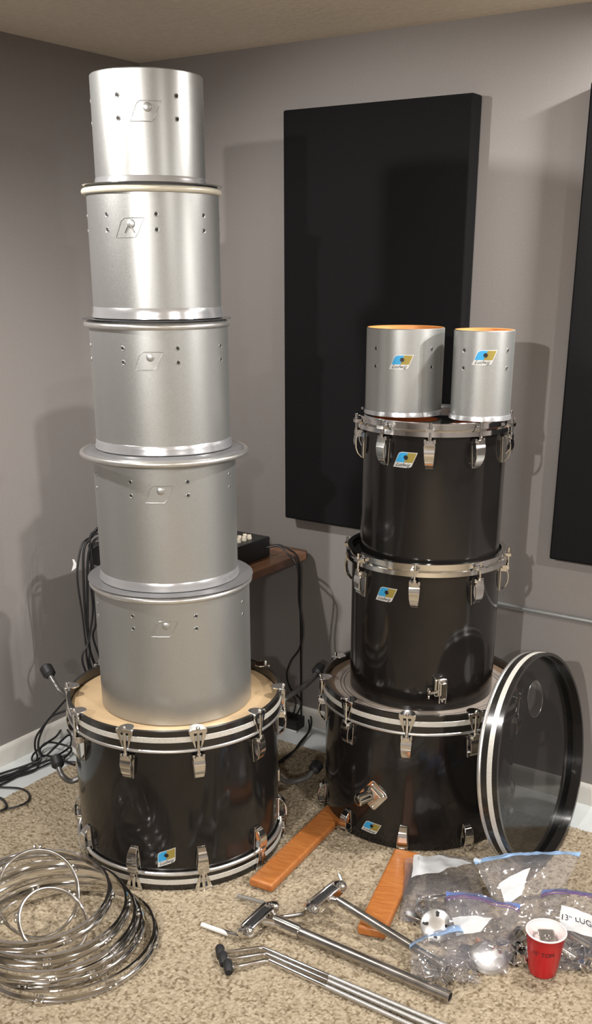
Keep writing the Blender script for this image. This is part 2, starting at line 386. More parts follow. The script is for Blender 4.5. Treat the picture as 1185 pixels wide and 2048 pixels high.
def badge(parent, R, a_deg, z, W=0.050, H=0.038, rot=0.0):
    a = rad(a_deg); g = G(); hw = W / 2
    sl = lambda v: SH * v
    rc = 0.007
    def left(v, m=0):
        e = hw - m; q = (H / 2 - m) - v           # round the top-left corner
        c = rc - math.sqrt(max(0, rc * rc - max(0, rc - q) ** 2)) if q < rc else 0
        return -e + sl(v) + c
    def right(v, m=0):
        e = hw - m; q = v + (H / 2 - m)
        c = rc - math.sqrt(max(0, rc * rc - max(0, rc - q) ** 2)) if q < rc else 0
        return e + sl(v) - c
    m = 0.0016
    cyl_patch(g, R + 0.0008, a, z, left, right, -H / 2, H / 2, 0, 14, 8, rot)
    ys = -H * 0.16
    cyl_patch(g, R + 0.0013, a, z, lambda v: left(v, m), lambda v: sl(v), ys, H / 2 - m, 1, 12, 6, rot)
    cyl_patch(g, R + 0.0013, a, z, lambda v: sl(v), lambda v: hw - m + sl(v), ys, H / 2 - m, 2, 12, 6, rot)
    cyl_disc(g, R + 0.0018, a, z, H * 0.15, 3, 18, sl(H * 0.14), H * 0.16, rot)
    b = g.build('badge', [B_SILV, B_BLUE, B_GOLD, B_BLK], parent, sharp=60)
    vs, fs = text_mesh('Ludwig', H * 0.34, 0.25)
    k = W * 0.80 / max(1e-6, max(v.x for v in vs) - min(v.x for v in vs))
    out = []
    for v in vs:
        u, w_ = v.x * k, v.y * 1.0 - H * 0.31; u += sl(w_)
        out.append(on_cyl(R + 0.0019, a, u * cos(rot) - w_ * sin(rot), z + u * sin(rot) + w_ * cos(rot)))
    G().add(out, fs).build('badge_lettering', B_BLK, b)
    b['label'] = 'blue and gold slanted maker badge'
    return b

def shell_mesh(name, R, z0, z1, mats, parent, holes=(), imprint=None, th=0.006, studs=True):
    """open cylinder; holes = (angle, z); imprint = (angle, z) of a removed badge, only its outline left"""
    g = G()
    g.lathe([(R, z0 + 0.002), (R, z1 - 0.002), (R - 0.002, z1), (R - th, z1 - 0.001), (R - th, z0 + 0.001), (R - 0.002, z0)], 128, closed=True, mis=[0, 0, 2, 2, 2, 0])
    for a, z in holes:
        a = rad(a)
        cyl_disc(g, R + 0.0006, a, z, 0.0036, 1, 14)
        pts = [on_cyl(R + 0.0004, a, 0.0048 * cos(2 * PI * i / 16), z + 0.0048 * sin(2 * PI * i / 16)) for i in range(16)]
        g.tube(pts, 0.0007, 5, 0, closed=True)
    if imprint:
        a, z, kind = rad(imprint[0]), imprint[1], imprint[2]
        W, H = 0.052, 0.040; q = []
        for (u, v) in ((-W / 2 - SH * H / 2, -H / 2), (W / 2 - SH * H / 2 - 0.006, -H / 2), (W / 2 - SH * H / 2, -H / 2 + 0.006), (W / 2 + SH * H / 2, H / 2), (-W / 2 + SH * H / 2 + 0.006, H / 2), (-W / 2 + SH * H / 2 - 0.002, H / 2 - 0.006)):
            q.append((u, v))
        pts = []
        for i in range(len(q)):
            A_, B_ = q[i], q[(i + 1) % len(q)]
            for j in range(6): pts.append(on_cyl(R + 0.0003, a, A_[0] + (B_[0] - A_[0]) * j / 6, z + A_[1] + (B_[1] - A_[1]) * j / 6))
        g.tube(pts, 0.0009, 6, 0, closed=True)
        if kind == 'plate':
            cyl_patch(g, R + 0.0006, a, z, lambda v: -W / 2 + SH * v, lambda v: W / 2 + SH * v, -H / 2 + 0.001, H / 2 - 0.001, 0, 6, 6)
        c = on_cyl(R, a, 0.004, z + 0.008); n = Vector((cos(a), sin(a), 0))
        rq = Vector((0, 0, 1)).rotation_difference(n).to_matrix().to_4x4(); rq.translation = c
        o = len(g.v); g.lathe([(0.0095, 0), (0.0088, 0.0018), (0.006, 0.003), (0, 0.0034)], 20, 0)
        for i in range(o, len(g.v)): g.v[i] = tuple(rq @ Vector(g.v[i]))
        if kind == 'torn':
            for s_ in (-1, 1): g.tube([on_cyl(R + 0.001, a, s_ * 0.012, z - 0.01), on_cyl(R + 0.002, a, s_ * 0.003, z + 0.004)], 0.0014, 6, 0)
    return g.build(name, mats, parent, sharp=40)

def lug_mesh(w1=0.0155, w0=0.0105, h=0.064, flip=False):
    """arched casing: block at top, curved front strap, open behind, foot at bottom (outward +x, up +z)"""
    g = G()
    def strap(path, th):
        vs = []; K = len(path)
        for (n, z, hw) in path: vs += [(n, -hw, z), (n, hw, z), (n - th, hw, z), (n - th, -hw, z)]
        fs = [(0, 1, 2, 3), (4 * K - 4, 4 * K - 1, 4 * K - 2, 4 * K - 3)]
        for i in range(K - 1):
            for j in range(4): fs.append((4 * i + j, 4 * i + (j + 1) % 4, 4 * i + 4 + (j + 1) % 4, 4 * i + 4 + j))
        g.add(vs, fs)
    t = h / 2
    strap([(0.020, t - 0.004, w1 * .93), (0.0235, t - 0.012, w1), (0.0255, 0.010, w1 * .96), (0.0245, -0.008, w1 * .86), (0.019, -0.022, (w1 + w0) / 2 * .92), (0.009, -t, w0), (0.004, -t - 0.002, w0 * .9)], 0.004)
    strap([(0.0035, t, w1), (0.0035, 0, (w1 + w0) / 2), (0.0035, -t - 0.003, w0)], 0.0035)
    g.box((0.0115, 0, t - 0.006), (0.021, w1 * 1.9, 0.011)); g.box((0.0205, 0, t - 0.001), (0.008, w1 * 1.2, 0.012))
    for s_ in (-1, 1): g.box((0.012, s_ * w1 * 0.82, t + 0.002), (0.014, 0.006, 0.010))
    g.tube([(0.0195, 0, t), (0.0195, 0, t + 0.012)], 0.0052, 12)
    if flip: g.v = [(x, y, -z) for x, y, z in g.v]
    return g
def put(parent, R, a, z): return dict(parent=parent, loc=(R * cos(a), R * sin(a), z), rot=(0, 0, a))
def share(src, name, parent, loc, a):
    o = bpy.data.objects.new(name, src.data); COL.objects.link(o); o.parent = parent; o.location = loc; o.rotation_euler = (0, 0, a)
    for m_ in src.modifiers:
        if m_.type == 'BEVEL':
            b_ = o.modifiers.new('bevel', 'BEVEL'); b_.width = m_.width; b_.segments = 2; b_.limit_method = 'ANGLE'; b_.angle_limit = rad(40)
    return o
_proto = {}
def proto(key, fn):
    if key not in _proto: _proto[key] = fn().data
    return _proto[key]
def inst(key, make, name, mats, parent, loc, a, bevel=0.0):
    """first use builds the mesh, later uses share it"""
    if key not in _proto:
        o = make().build(name, mats, parent, loc, rot=(0, 0, a)); _proto[key] = o.data
    else:
        o = bpy.data.objects.new(name, _proto[key]); COL.objects.link(o); o.parent = parent; o.location = loc; o.rotation_euler = (0, 0, a)
    if bevel:
        b_ = o.modifiers.new('bevel', 'BEVEL'); b_.width = bevel; b_.segments = 2; b_.limit_method = 'ANGLE'; b_.angle_limit = rad(40)
    return o

# ---- a silver tom without hardware, its empty at the bottom centre
def silver_tom(label, c, z0, z1, R, lugs, imprint, band=0.024, group='silver toms stacked on the left bass drum'):
    t = thing('tom_drum', label, 'drum', (c[0], c[1], z0), 0, group)
    holes = []
    for a in lugs['a']: holes += [(a, lugs['z'][0] - z0), (a, lugs['z'][1] - z0)]
    shell_mesh('shell', R, 0, z1 - z0, [SILVER, HOLE, TANFILM], t, holes, (imprint[0], imprint[1] - z0, imprint[2]) if imprint else None)
    if band:
        o = G().lathe([(R + 0.0005, 0.0012), (R + 0.0042, 0.0012), (R + 0.0036, band * .25), (R + 0.0018, band * 0.6), (R + 0.0012, band), (R + 0.0005, band + .001)], 128, closed=True).build('edge_band', SILVBAND, t)
        o['label'] = 'shiny clear band around the bottom edge'
    return t
A = (0.787, -0.846); B = (1.2655, -0.3065)
def six(a0, step=45, n=8): return [a0 + step * i for i in range(n)]
silver_tom('smallest silver tom shell at the very top of the tall left stack', (0.784, -0.8475), 1.7225, 1.946, 0.1262, dict(a=six(-78.8, 60.2, 6), z=(1.894, 1.849)), (-50.4, 1.862, 'outline'), 0.013)
silver_tom('silver tom shell second from the top, cream ring above and worn badge mark', (0.7865, -0.846), 1.4335, 1.7163, 0.1525, dict(a=six(-91.3, 44.8), z=(1.656, 1.624)), (-69.4, 1.628, 'torn'), 0.024)
silver_tom('middle silver tom shell of the five in the left stack', (0.787, -0.846), 1.1265, 1.4263, 0.1668, dict(a=six(-79, 44.6), z=(1.3715, 1.340)), (-57.7, 1.344, 'plate'), 0.022)
silver_tom('silver tom shell below the wide overhanging ring, fourth from the top', (0.7865, -0.8455), 0.7925, 1.1173, 0.1781, dict(a=six(-76.7, 45), z=(1.065, 1.032)), (-54, 1.037, 'plate'), 0.022)
silver_tom('largest silver tom shell, standing on the tan head of the left bass drum', (0.791, -0.8435), 0.4425, 0.7835, 0.2030, dict(a=six(-78.4, 45.4), z=(0.735, 0.702)), (-55.3, 0.706, 'outline'), 0)

# ---- loose drum heads lying on top of the shells
def loose_head(label, c, zb, zt, Rs, Ro, m):
    t = thing('drum_head', label, 'drum head', (c[0], c[1], zb), 0, 'loose drum heads between the silver toms')
    h = zt - zb
    rt_ = min(0.007, h * .45)
    g = G(); g.lathe([(Ro - rt_ + rt_ * cos(a), rt_ + rt_ * sin(a)) for a in [2 * PI * i / 12 for i in range(12)]], 128, closed=True)
    g.build('metal_hoop', m, t)
    g = G(); i0 = Ro - 2 * rt_
    pr = [(Ro - rt_, 2 * rt_ - .0015), (i0 + .001, 2 * rt_ - .003), (i0 - .002, h * .75), (max(i0 - .010, Rs + .012), h - .002), (Rs - 0.012, h - .0012), (0.02, h - .0012)]
    pr2 = [(r_, z_ + .0006) for r_, z_ in pr[::-1]]
    g.lathe(pr + pr2, 128, closed=True)
    g.build('film', HEADFILM, t)
loose_head('cream edged drum head under the topmost silver tom', (0.7845, -0.847), 1.7010, 1.7222, 0.152, 0.1618, CREAM)
loose_head('metal hooped drum head between second and third silver toms', (0.784, -0.8475), 1.4115, 1.4332, 0.166, 0.1755, ALU)
loose_head('wide drum head overhanging the fourth silver tom like a brim', (0.7875, -0.8455), 1.1060, 1.1262, 0.178, 0.2112, ALU)
loose_head('drum head lying on the largest silver tom', (0.789, -0.8445), 0.7715, 0.7922, 0.203, 0.2130, ALU)

# ---- bass drums
def claw_mesh():
    """fan shaped claw hook: plate over the hoop edge, two flared wings and a middle barrel (outward +x, up +z, origin at hoop top outside)"""
    g = G()
    M = Matrix(((0, 0, 1, 0), (1, 0, 0, 0), (0, 1, 0, 0), (0, 0, 0, 1)))      # (y,z) polygon -> outward extrusion
    for s_ in (-1, 1):
        g.prism([(s_ * 0.006, -0.046), (s_ * 0.009, -0.046), (s_ * 0.023, -0.004), (s_ * 0.023, 0.003), (s_ * 0.012, 0.003)][::s_], 0.006, 0, M, 0.001)
    g.prism([(-0.023, -0.006), (0.023, -0.006), (0.023, 0.003), (-0.023, 0.003)], 0.008, 0, M, 0.0005)
    fan = [(0.008 * 0, -0.023), (0, 0.023)] 
    pl = [(0.0085, -0.023), (0.0085, 0.023)] + [(-0.004 - 0.024 * sin(PI * i / 8), 0.020 * cos(PI * i / 8)) for i in range(9)]
    g.prism(pl, 0.0035, z0=0.0006)
    g.tube([(0.007, 0, -0.062), (0.007, 0, -0.004)], 0.0042, 10)
    g.ball((0.007, 0, 0.006), 0.0055, sc=(1, 1, 1.2))
    for s_ in (-1, 1): g.ball((0.005, s_ * 0.020, 0.001), 0.0045)
    return g
def claw_flip():
    g = claw_mesh(); g.v = [(x, y, -z) for x, y, z in g.v]; return g
HR = 0.2905
def bass_hoop(parent, ztop, flip=False):
    """black wooden hoop with one silver inlay stripe; returns nothing"""
    H = 0.050; s = -1 if flip else 1
    pr = [(HR, ztop), (HR, ztop - s * .016), (HR + .0006, ztop - s * .0165), (HR + .0006, ztop - s * .0305), (HR, ztop - s * .031), (HR, ztop - s * H), (HR - 0.009, ztop - s * H), (HR - 0.009, ztop)]
    g = G().lathe(pr, 144, closed=True, mis=[0, 1, 1, 1, 0, 0, 0, 0]); return g.build('hoop', [HOOPBLK, INLAY], parent)
def bass_head(parent, zhead, zring, mis, rings, mats):
    """head surface, its metal flesh hoop below the wooden hoop"""
    g = G(); pr = [(0, zhead)] + [(r_, zhead) for r_ in rings] + [(0.2795, zhead)]
    g.lathe(pr, 128, mis=mis)
    o = g.build('head', mats, parent)
    s = 1 if zhead > zring else -1
    g = G().lathe([(0.2795, zhead), (0.2815, zhead - s * 0.002), (0.2815, zring + .004 * s)], 128).build('head_collar', mats[0], o)
    G().lathe([(0.2815 + .0055 + .0055 * cos(a), zring + .0055 * sin(a)) for a in [2 * PI * i / 10 for i in range(10)]], 128, closed=True).build('metal_hoop', ALU, o)
def add_rod(parent_claw, z_from, z_to):
    G().tube([(0.007, 0, z_from), (0.007, 0, z_to)], 0.0030, 8).build('tension_rod', CHROME, parent_claw)

ba = thing('bass_drum', 'black bass drum with hoops at both ends under the silver drums', 'drum', (A[0], A[1], CZ))
zz = lambda z: z - CZ
shell_mesh('shell', 0.2794, zz(0.055), zz(0.412), [BLACK, HOLE, MAPLE], ba)
bass_hoop(ba, zz(0.467)); bass_hoop(ba, 0.0, True)
bass_head(ba, zz(0.441), zz(0.4115), [0, 0], [0.26], [TANHEAD]); 
bass_head(ba, 0.026, zz(0.0555), [0, 0], [0.26], [BLKHEAD])
ANG_A = [-110.5 + 36 * i for i in range(10)]
for a in ANG_A:
    r_ = rad(a); ex, ey = cos(r_), sin(r_)
    inst('lug', lug_mesh, 'lug', CHROME, ba, (0.2794 * ex, 0.2794 * ey, zz(0.362)), r_, 0.0012)
    cl = inst('claw', claw_mesh, 'claw_hook', CHROME, ba, (HR * ex, HR * ey, zz(0.467)), r_, 0.0008)
    inst('rodA', lambda: G().tube([(0.007, 0, -0.105), (0.007, 0, -0.03)], 0.0032, 8), 'tension_rod', CHROME, cl, (0, 0, 0), 0)
    inst('lugf', lambda: lug_mesh(flip=True), 'lug', CHROME, ba, (0.2794 * ex, 0.2794 * ey, zz(0.095)), r_, 0.0012)
    cl = inst('clawf', claw_flip, 'claw_hook', CHROME, ba, (HR * ex, HR * ey, 0.0005), r_, 0.0008)
    inst('rodAf', lambda: G().tube([(0.007, 0, 0.09), (0.007, 0, 0.03)], 0.0032, 8), 'tension_rod', CHROME, cl, (0, 0, 0), 0)
badge(ba, 0.2794, -57.1, zz(0.102), 0.050, 0.040, rad(20))
SPURM = mat('dull_grey_spur', (0.16, 0.155, 0.15), 0.35, 0.6)
def spur(parent, base, pts, loc):
    pts = [Vector(p) - Vector(loc) for p in pts]; pp = spline(pts, 8)
    o = G().tube(pp, 0.0082, 12).build('spur', SPURM, parent)
    d = (pp[-1] - pp[-2]).normalized()
    G().tube([pp[-1] - d * 0.016, pp[-1] - d * 0.008, pp[-1] + d * 0.018, pp[-1] + d * 0.022], [0.011, 0.0185, 0.0185, 0.015], 14).build('rubber_tip', RUBBER, o)
    b0 = pp[0]; G().box((0, 0, 0), (0.022, 0.03, 0.04)).build('spur_bracket', CHROME, o, b0, bevel=0.003, rot=(0, 0, math.atan2(b0.y, b0.x)))
def aaz(a, r_, z): return Vector((A[0] + r_ * cos(rad(a)), A[1] + r_ * sin(rad(a)), z))
AL = (A[0], A[1], CZ)
spur(ba, 0, [aaz(58, 0.284, 0.345), fy(585, 1388, -0.52), fy(615, 1368, -0.44), fy(637, 1342, -0.38)], AL)
spur(ba, 0, [aaz(52, 0.284, 0.155), fy(575, 1564, -0.56), fy(612, 1556, -0.50), fy(631, 1536, -0.455)], AL)
spur(ba, 0, [aaz(-170, 0.284, 0.33), fx(124, 1385, 0.46), fx(108, 1365, 0.43), fx(97, 1345, 0.40)], AL)
spur(ba, 0, [aaz(-165, 0.284, 0.17), fx(146, 1562, 0.48), fx(124, 1550, 0.46), fx(115, 1526, 0.43)], AL)

bb = thing('bass_drum', 'black bass drum with square chrome mount, supporting the two floor toms', 'drum', (B[0], B[1], CZ))
shell_mesh('shell', 0.2794, 0.0003, zz(0.374), [BLACK, HOLE, MAPLE], bb)
bass_hoop(bb, zz(0.428))
bass_head(bb, zz(0.4055), zz(0.3735), [0, 1, 0, 1, 0, 2, 2], [0.226, 0.2285, 0.236, 0.2385, 0.255, 0.27], [GREYHEAD, HEADLINE, BROWNRING])
ANG_B = [-69.8 + 36.6 * i for i in range(-4, 6)]
for a in ANG_B:
    r_ = rad(a); ex, ey = cos(r_), sin(r_)
    inst('lug', lug_mesh, 'lug', CHROME, bb, (0.2794 * ex, 0.2794 * ey, zz(0.329)), r_, 0.0012)
    cl = inst('claw', claw_mesh, 'claw_hook', CHROME, bb, (HR * ex, HR * ey, zz(0.428)), r_, 0.0008)
    inst('rodA', None, 'tension_rod', CHROME, cl, (0, 0, 0), 0)
    inst('lugf', None, 'lug', CHROME, bb, (0.2794 * ex, 0.2794 * ey, zz(0.052)), r_, 0.0012)
badge(bb, 0.2794, -89.6, zz(0.0585), 0.048, 0.036, rad(-4))
# square tom mount plate with a slanted socket
mp = G(); M = Matrix.Rotation(rad(-88.5), 4, 'Z'); 
def plate_pts(w, h, r, n=5): return rrect(-w / 2, -h / 2, w / 2, h / 2, r, n)
Mp = Matrix.Translation((0.2794 * cos(rad(-88.5)), 0.2794 * sin(rad(-88.5)), zz(0.164))) @ M @ Matrix(((0, 0, 1, 0), (1, 0, 0, 0), (0, 1, 0, 0), (0, 0, 0, 1))) @ Matrix.Rotation(rad(-38), 4, 'Z')
mp.prism(plate_pts(0.066, 0.072, 0.009), 0.007, 0, Mp, -0.003)
mp.prism(plate_pts(0.052, 0.058, 0.006), 0.0035, 0, Mp, 0.003)
mount = mp.build('mount_plate', CHROME, bb, bevel=0.0015)
g = G(); pr = [(0.0115, 0.0), (0.0175, 0.0), (0.0175, 0.040), (0.015, 0.043), (0.0115, 0.043), (0.0115, 0.004), (0, 0.004)]
g.lathe(pr, 28, mis=[0, 0, 0, 0, 1, 1])
Ms = Mp @ Matrix.Translation((-0.006, -0.010, 0.002)) @ Matrix.Rotation(rad(24), 4, 'X') @ Matrix.Rotation(rad(-16), 4, 'Y')
g.v = [tuple(Ms @ Vector(v)) for v in g.v]; g.build('socket', [CHROME, HOLE], mount)
g = G()
for (sx, sy) in ((-1, 1), (1, 1), (1, -1), (-1, -1)):
    o_ = len(g.v); g.lathe([(0.0042, 0), (0.0042, 0.003), (0.002, 0.0045), (0, 0.0045)], 10, c=(sx * 0.022, sy * 0.026, 0.0062))
    for i in range(o_, len(g.v)): g.v[i] = tuple(Mp @ Vector(g.v[i]))
g.build('screw', CHROME, mount)
g = G().tube([Mp @ Vector((-0.018, 0.020, 0.012)), Mp @ Vector((0.018, 0.020, 0.012))], 0.0045, 10); g.build('clamp_bolt', CHROME, mount)

# ---- floor toms
def tom_lug(): return lug_mesh(0.0145, 0.0095, 0.066)
def tom_hoop(parent, R, ztop, angs):
    g = G(); f = [(-0.006, 0.0), (0.0075, 0.0), (0.0075, -0.003), (0.0015, -0.0045), (0.0015, -0.017), (0.010, -0.021), (0.0105, -0.033), (0.006, -0.033), (0.006, -0.024), (-0.0005, -0.0205), (-0.0005, -0.0045), (-0.006, -0.003)]
    g.lathe([(R + a, ztop + b) for a, b in f], 128, closed=True)
    for a in angs:
        Mz = Matrix.Rotation(rad(a), 4, 'Z')
        g.box((R + 0.012, 0, ztop - 0.016), (0.018, 0.022, 0.008), 0, Mz)
    return g.build('hoop', CHROME, parent)
def floor_tom(label, c, z0, z1, R, ztop, angs, zlug):
    t = thing('floor_tom', label, 'drum', (c[0], c[1], z0))
    shell_mesh('shell', R, 0, z1 - z0, [BLACK, HOLE, MAPLE], t)
    hp = tom_hoop(t, R + 0.006, ztop - z0, angs)
    hd = G().lathe([(R + 0.004, ztop - z0 - 0.022), (R + 0.003, ztop - z0 - 0.012), (R - 0.002, ztop - z0 - 0.0095), (0, ztop - z0 - 0.0095)], 96).build('head', BLKHEAD, t)
    for a in angs:
        r_ = rad(a); lg = inst('tomlug', tom_lug, 'lug', CHROME, t, (R * cos(r_), R * sin(r_), zlug - z0), r_, 0.0012)
        top = ztop - zlug
        G().tube([(0.0205, 0, 0.028), (0.0205, 0, top - 0.010), (0.0205, 0, top - 0.010), (0.0205, 0, top - 0.008), (0.0205, 0, top - 0.008), (0.0205, 0, top + 0.003)], [0.0028, 0.0028, 0.0058, 0.0058, 0.0034, 0.0034], 8).build('tension_rod', CHROME, lg)
    return t
ft1 = floor_tom('black floor tom carrying the two small silver drums', (1.2685, -0.3048), 0.8155, 1.168, 0.1925, 1.1835, [-66 + 36 * i for i in range(10)], 1.105)
badge(ft1, 0.1925, -84.8, 1.0879 - 0.8155, 0.050, 0.040)
ft2 = floor_tom('black floor tom with a leg bracket, standing on the right bass drum', (1.2625, -0.309), 0.4065, 0.808, 0.2062, 0.8245, [-70 + 46 * i for i in range(-4, 4)], 0.740)
badge(ft2, 0.2062, -92.6, 0.7284 - 0.4065, 0.050, 0.040)
# leg bracket with wing screw
a_ = rad(-48.8); br = G()
br.box((0.010, 0, 0), (0.022, 0.036, 0.052)); br.box((0.024, 0.004, -0.006), (0.016, 0.022, 0.050))
bro = br.build('leg_bracket', CHROME, ft2, (0.2062 * cos(a_), 0.2062 * sin(a_), 0.483 - 0.4065), bevel=0.005, rot=(0, 0, a_))
g = G().tube([(0.022, -0.010, -0.010), (0.022, -0.030, -0.014)], 0.0045, 10)
Mw = Matrix.Translation((0.022, -0.032, -0.016)) @ Matrix.Rotation(rad(90), 4, 'X')
g.prism([(-0.005, -0.012), (0.005, -0.012), (0.004, 0), (0.011, 0.013), (0.004, 0.016), (0, 0.006), (-0.004, 0.016), (-0.011, 0.013), (-0.004, 0)], 0.005, 0, Mw)
g.build('wing_screw', CHROME, bro, bevel=0.001)
g = G().lathe([(0.0065, 0), (0.011, 0), (0.011, 0.012), (0.0065, 0.012)], 18, closed=True, c=(0.022, 0.004, -0.042)); g.build('leg_sleeve', CHROME, bro)

def small_tom(label, c, R, angs, zs, ba_, zb):
    z0, z1 = 1.1842, 1.4025
    t = thing('tom_drum', label, 'drum', (c[0], c[1], z0), 0, 'small silver toms on the floor tom')
    shell_mesh('shell', R, 0, z1 - z0, [SILVER, HOLE, MAPLE], t, [(a, z - z0) for a in angs for z in zs])
    badge(t, R, ba_, zb - z0, 0.048, 0.036)
    G().lathe([(R + .0005, 0.001), (R + 0.0040, 0.001), (R + 0.0035, 0.005), (R + 0.002, 0.012), (R + .0005, 0.013)], 96, closed=True).build('edge_band', SILVBAND, t)
small_tom('wider of the two small silver toms, left one on the floor tom', (1.197, -0.3525), 0.1012, [-108.5, -19.5, 70.5, 161], (1.3533, 1.3096), -66.4, 1.3225)
small_tom('narrowest silver tom, right one on the floor tom', (1.409, -0.3296), 0.0761, [-104, -15, 75, 165], (1.3556, 1.3132), -63.2, 1.340)

# ------------------------------------------------------------------ loose bass drum hoop with smoked head, leaning on the right bass drum
lh = thing('bass_drum_hoop', 'black bass drum hoop with smoked clear head leaning against the right bass drum', 'drum hoop', (1.677, -0.372, 0.2985))
az, el = -0.022, 0.173
nrm = Vector((cos(el) * cos(az), cos(el) * sin(az), sin(el)))
lh.rotation_mode = 'QUATERNION'; lh.rotation_quaternion = Vector((0, 0, 1)).rotation_difference(nrm)
g = G().lathe([(0.290, 0.0), (0.290, -0.014), (0.2908, -0.0145), (0.2908, -0.0275), (0.290, -0.028), (0.290, -0.044), (0.2815, -0.044), (0.2815, -0.0225), (0.2800, -0.022), (0.2800, -0.0205), (0.2815, -0.020), (0.2815, 0.0)], 144, closed=True, mis=[0, 1, 1, 1, 0, 0, 0, 0, 0, 0, 0, 0])
g.build('hoop', [HOOPBLK, INLAY], lh)
g = G().lathe([(0.2845 + .0055 * cos(a), -0.051 + .0065 * sin(a)) for a in [2 * PI * i / 10 for i in range(10)]], 128, closed=True); g.build('metal_hoop', ALU, lh)
# smoked film with a round port hole near the rim
MI = lh.rotation_quaternion.to_matrix().inverted()
hp_w = fx(1076, 1398, 1.63) ; dl = MI @ (Vector(hp_w) - lh.location)
hx, hy = dl.x, dl.y; hr = 0.050
k = min(1, (0.27 - hr - 0.02) / math.hypot(hx, hy)); hx *= k; hy *= k
g = G(); n = 96; vs = []
for i in range(n):
    a = 2 * PI * i / n; d = Vector((cos(a), sin(a)))
    b_ = hx * d.x + hy * d.y; tt = -b_ + math.sqrt(b_ * b_ - (hx * hx + hy * hy) + 0.2805 ** 2)
    for q in range(7):
        rr = hr + (tt - hr) * q / 6; vs.append((hx + d.x * rr, hy + d.y * rr, -0.0275))
fs = [(i * 7 + q, ((i + 1) % n) * 7 + q, ((i + 1) % n) * 7 + q + 1, i * 7 + q + 1) for i in range(n) for q in range(6)]
fo = g.add(vs, fs).build('smoked_head', SMOKE, lh); fo['label'] = 'smoky see-through film with a round port hole'
g = G().lathe([(hr + .0012 * cos(a), -0.0275 + .0012 * sin(a)) for a in [2 * PI * i / 6 for i in range(6)]], 64, closed=True, c=(hx, hy, 0)); g.build('port_hole_rim', mat('port_rim', (0.03, 0.03, 0.03), 0.3), fo)

# ------------------------------------------------------------------ chrome hoops lying in a heap
def hoop_mesh(R, lugs, hgt=0.026):
    g = G()
    if hgt < 0.012:
        g.lathe([(R - 0.004 + 0.0042 * cos(a) , 0.005 + 0.0062 * sin(a)) for a in [2 * PI * i / 14 for i in range(14)]], 120, closed=True)
    else:
        f = [(-0.0035, hgt), (0.0025, hgt), (0.0042, hgt - .0015), (0.0040, hgt - .004), (0.0012, hgt - .007), (0.0010, 0.010), (0.0030, 0.0075), (0.0085, 0.0055), (0.0095, 0.003), (0.0085, 0.0), (0.004, -0.0005), (0.0, 0.003), (-0.0015, 0.008), (-0.0015, hgt - .005), (-0.0035, hgt - .003)]
        g.lathe([(R - 0.005 + a, b) for a, b in f], 120, closed=True)
    for i in range(lugs):
        M = Matrix.Rotation(2 * PI * i / lugs + 0.3, 4, 'Z')
        if hgt > 0.012: g.box((R + 0.003, 0, 0.004), (0.010, 0.018, 0.006), 0, M)
        for s_ in (-1, 1):
            q = M @ Vector((R + 0.003, s_ * 0.0075, 0.0065)); g.ball(q, 0.0046, sc=(1, 1.2, .8), n=6)
    return g
GH = 'chrome drum hoops heaped on the carpet'
def loose_hoop(R, c, az, el, lugs, label, spin=0.0, hgt=0.026):
    o = hoop_mesh(R, lugs, hgt).build('drum_hoop', CHROME, bevel=0)
    n = Vector((cos(el) * cos(az), cos(el) * sin(az), sin(el)))
    o.rotation_mode = 'QUATERNION'; o.rotation_quaternion = Vector((0, 0, 1)).rotation_difference(n) @ Quaternion((0, 0, 1), spin)
    o.location = c; tag(o, label, 'drum hoop', GH)
loose_hoop(0.212, (0.896, -1.395, 0.0135), -1.4, 1.557, 8, 'bottom chrome hoop of the heap, sticking out furthest right', 0.2)
loose_hoop(0.203, (0.868, -1.398, 0.0330), -0.9, 1.56, 8, 'chrome hoop second from the bottom of the heap, wide and lying flat', 0.9)
loose_hoop(0.201, (0.858, -1.405, 0.0560), -0.6, 1.52, 8, 'upper one of the wide chrome hoops, tilted a little in the heap', 1.3)
loose_hoop(0.191, (0.838, -1.398, 0.0760), -0.6, 1.52, 8, 'fourth chrome hoop from the bottom, a little narrower, lying in the heap', 0.5)
loose_hoop(0.183, (0.796, -1.400, 0.0940), -0.714, 1.50, 6, 'uppermost flat chrome hoop, shifted left on the heap', 0.4)
loose_hoop(0.108, (0.808, -1.401, 0.122), -0.195, 0.555, 6, 'small thin chrome hoop tilted up highest, left of the heap', 0.2, 0.007)
loose_hoop(0.089, (0.878, -1.423, 0.079), -0.027, 0.847, 6, 'smallest chrome hoop, tilted inside the heap', 0.6, 0.006)

# ------------------------------------------------------------------ stained wood pieces
def plank(p0, p1, wdt, h, label):
    p0, p1 = Vector(p0), Vector(p1); d = (p1 - p0); ln = d.length
    g = G().box((0, ln / 2, h / 2), (wdt, ln, h))
    o = g.build('wooden_board', ORANGE, None, (p0.x, p0.y, CZ), bevel=0.007, rot=(0, 0, math.atan2(-d.x, d.y)))
    tag(o, label, 'wooden board', 'orange stained wooden boards')
plank((1.146, -0.952, 0), (1.095, -0.43, 0), 0.072, 0.024, 'orange stained wooden board reaching under the right bass drum')
plank((1.491, -0.966, 0), (1.392, -0.60, 0), 0.072, 0.026, 'orange stained wooden board half covered by the clear bags')

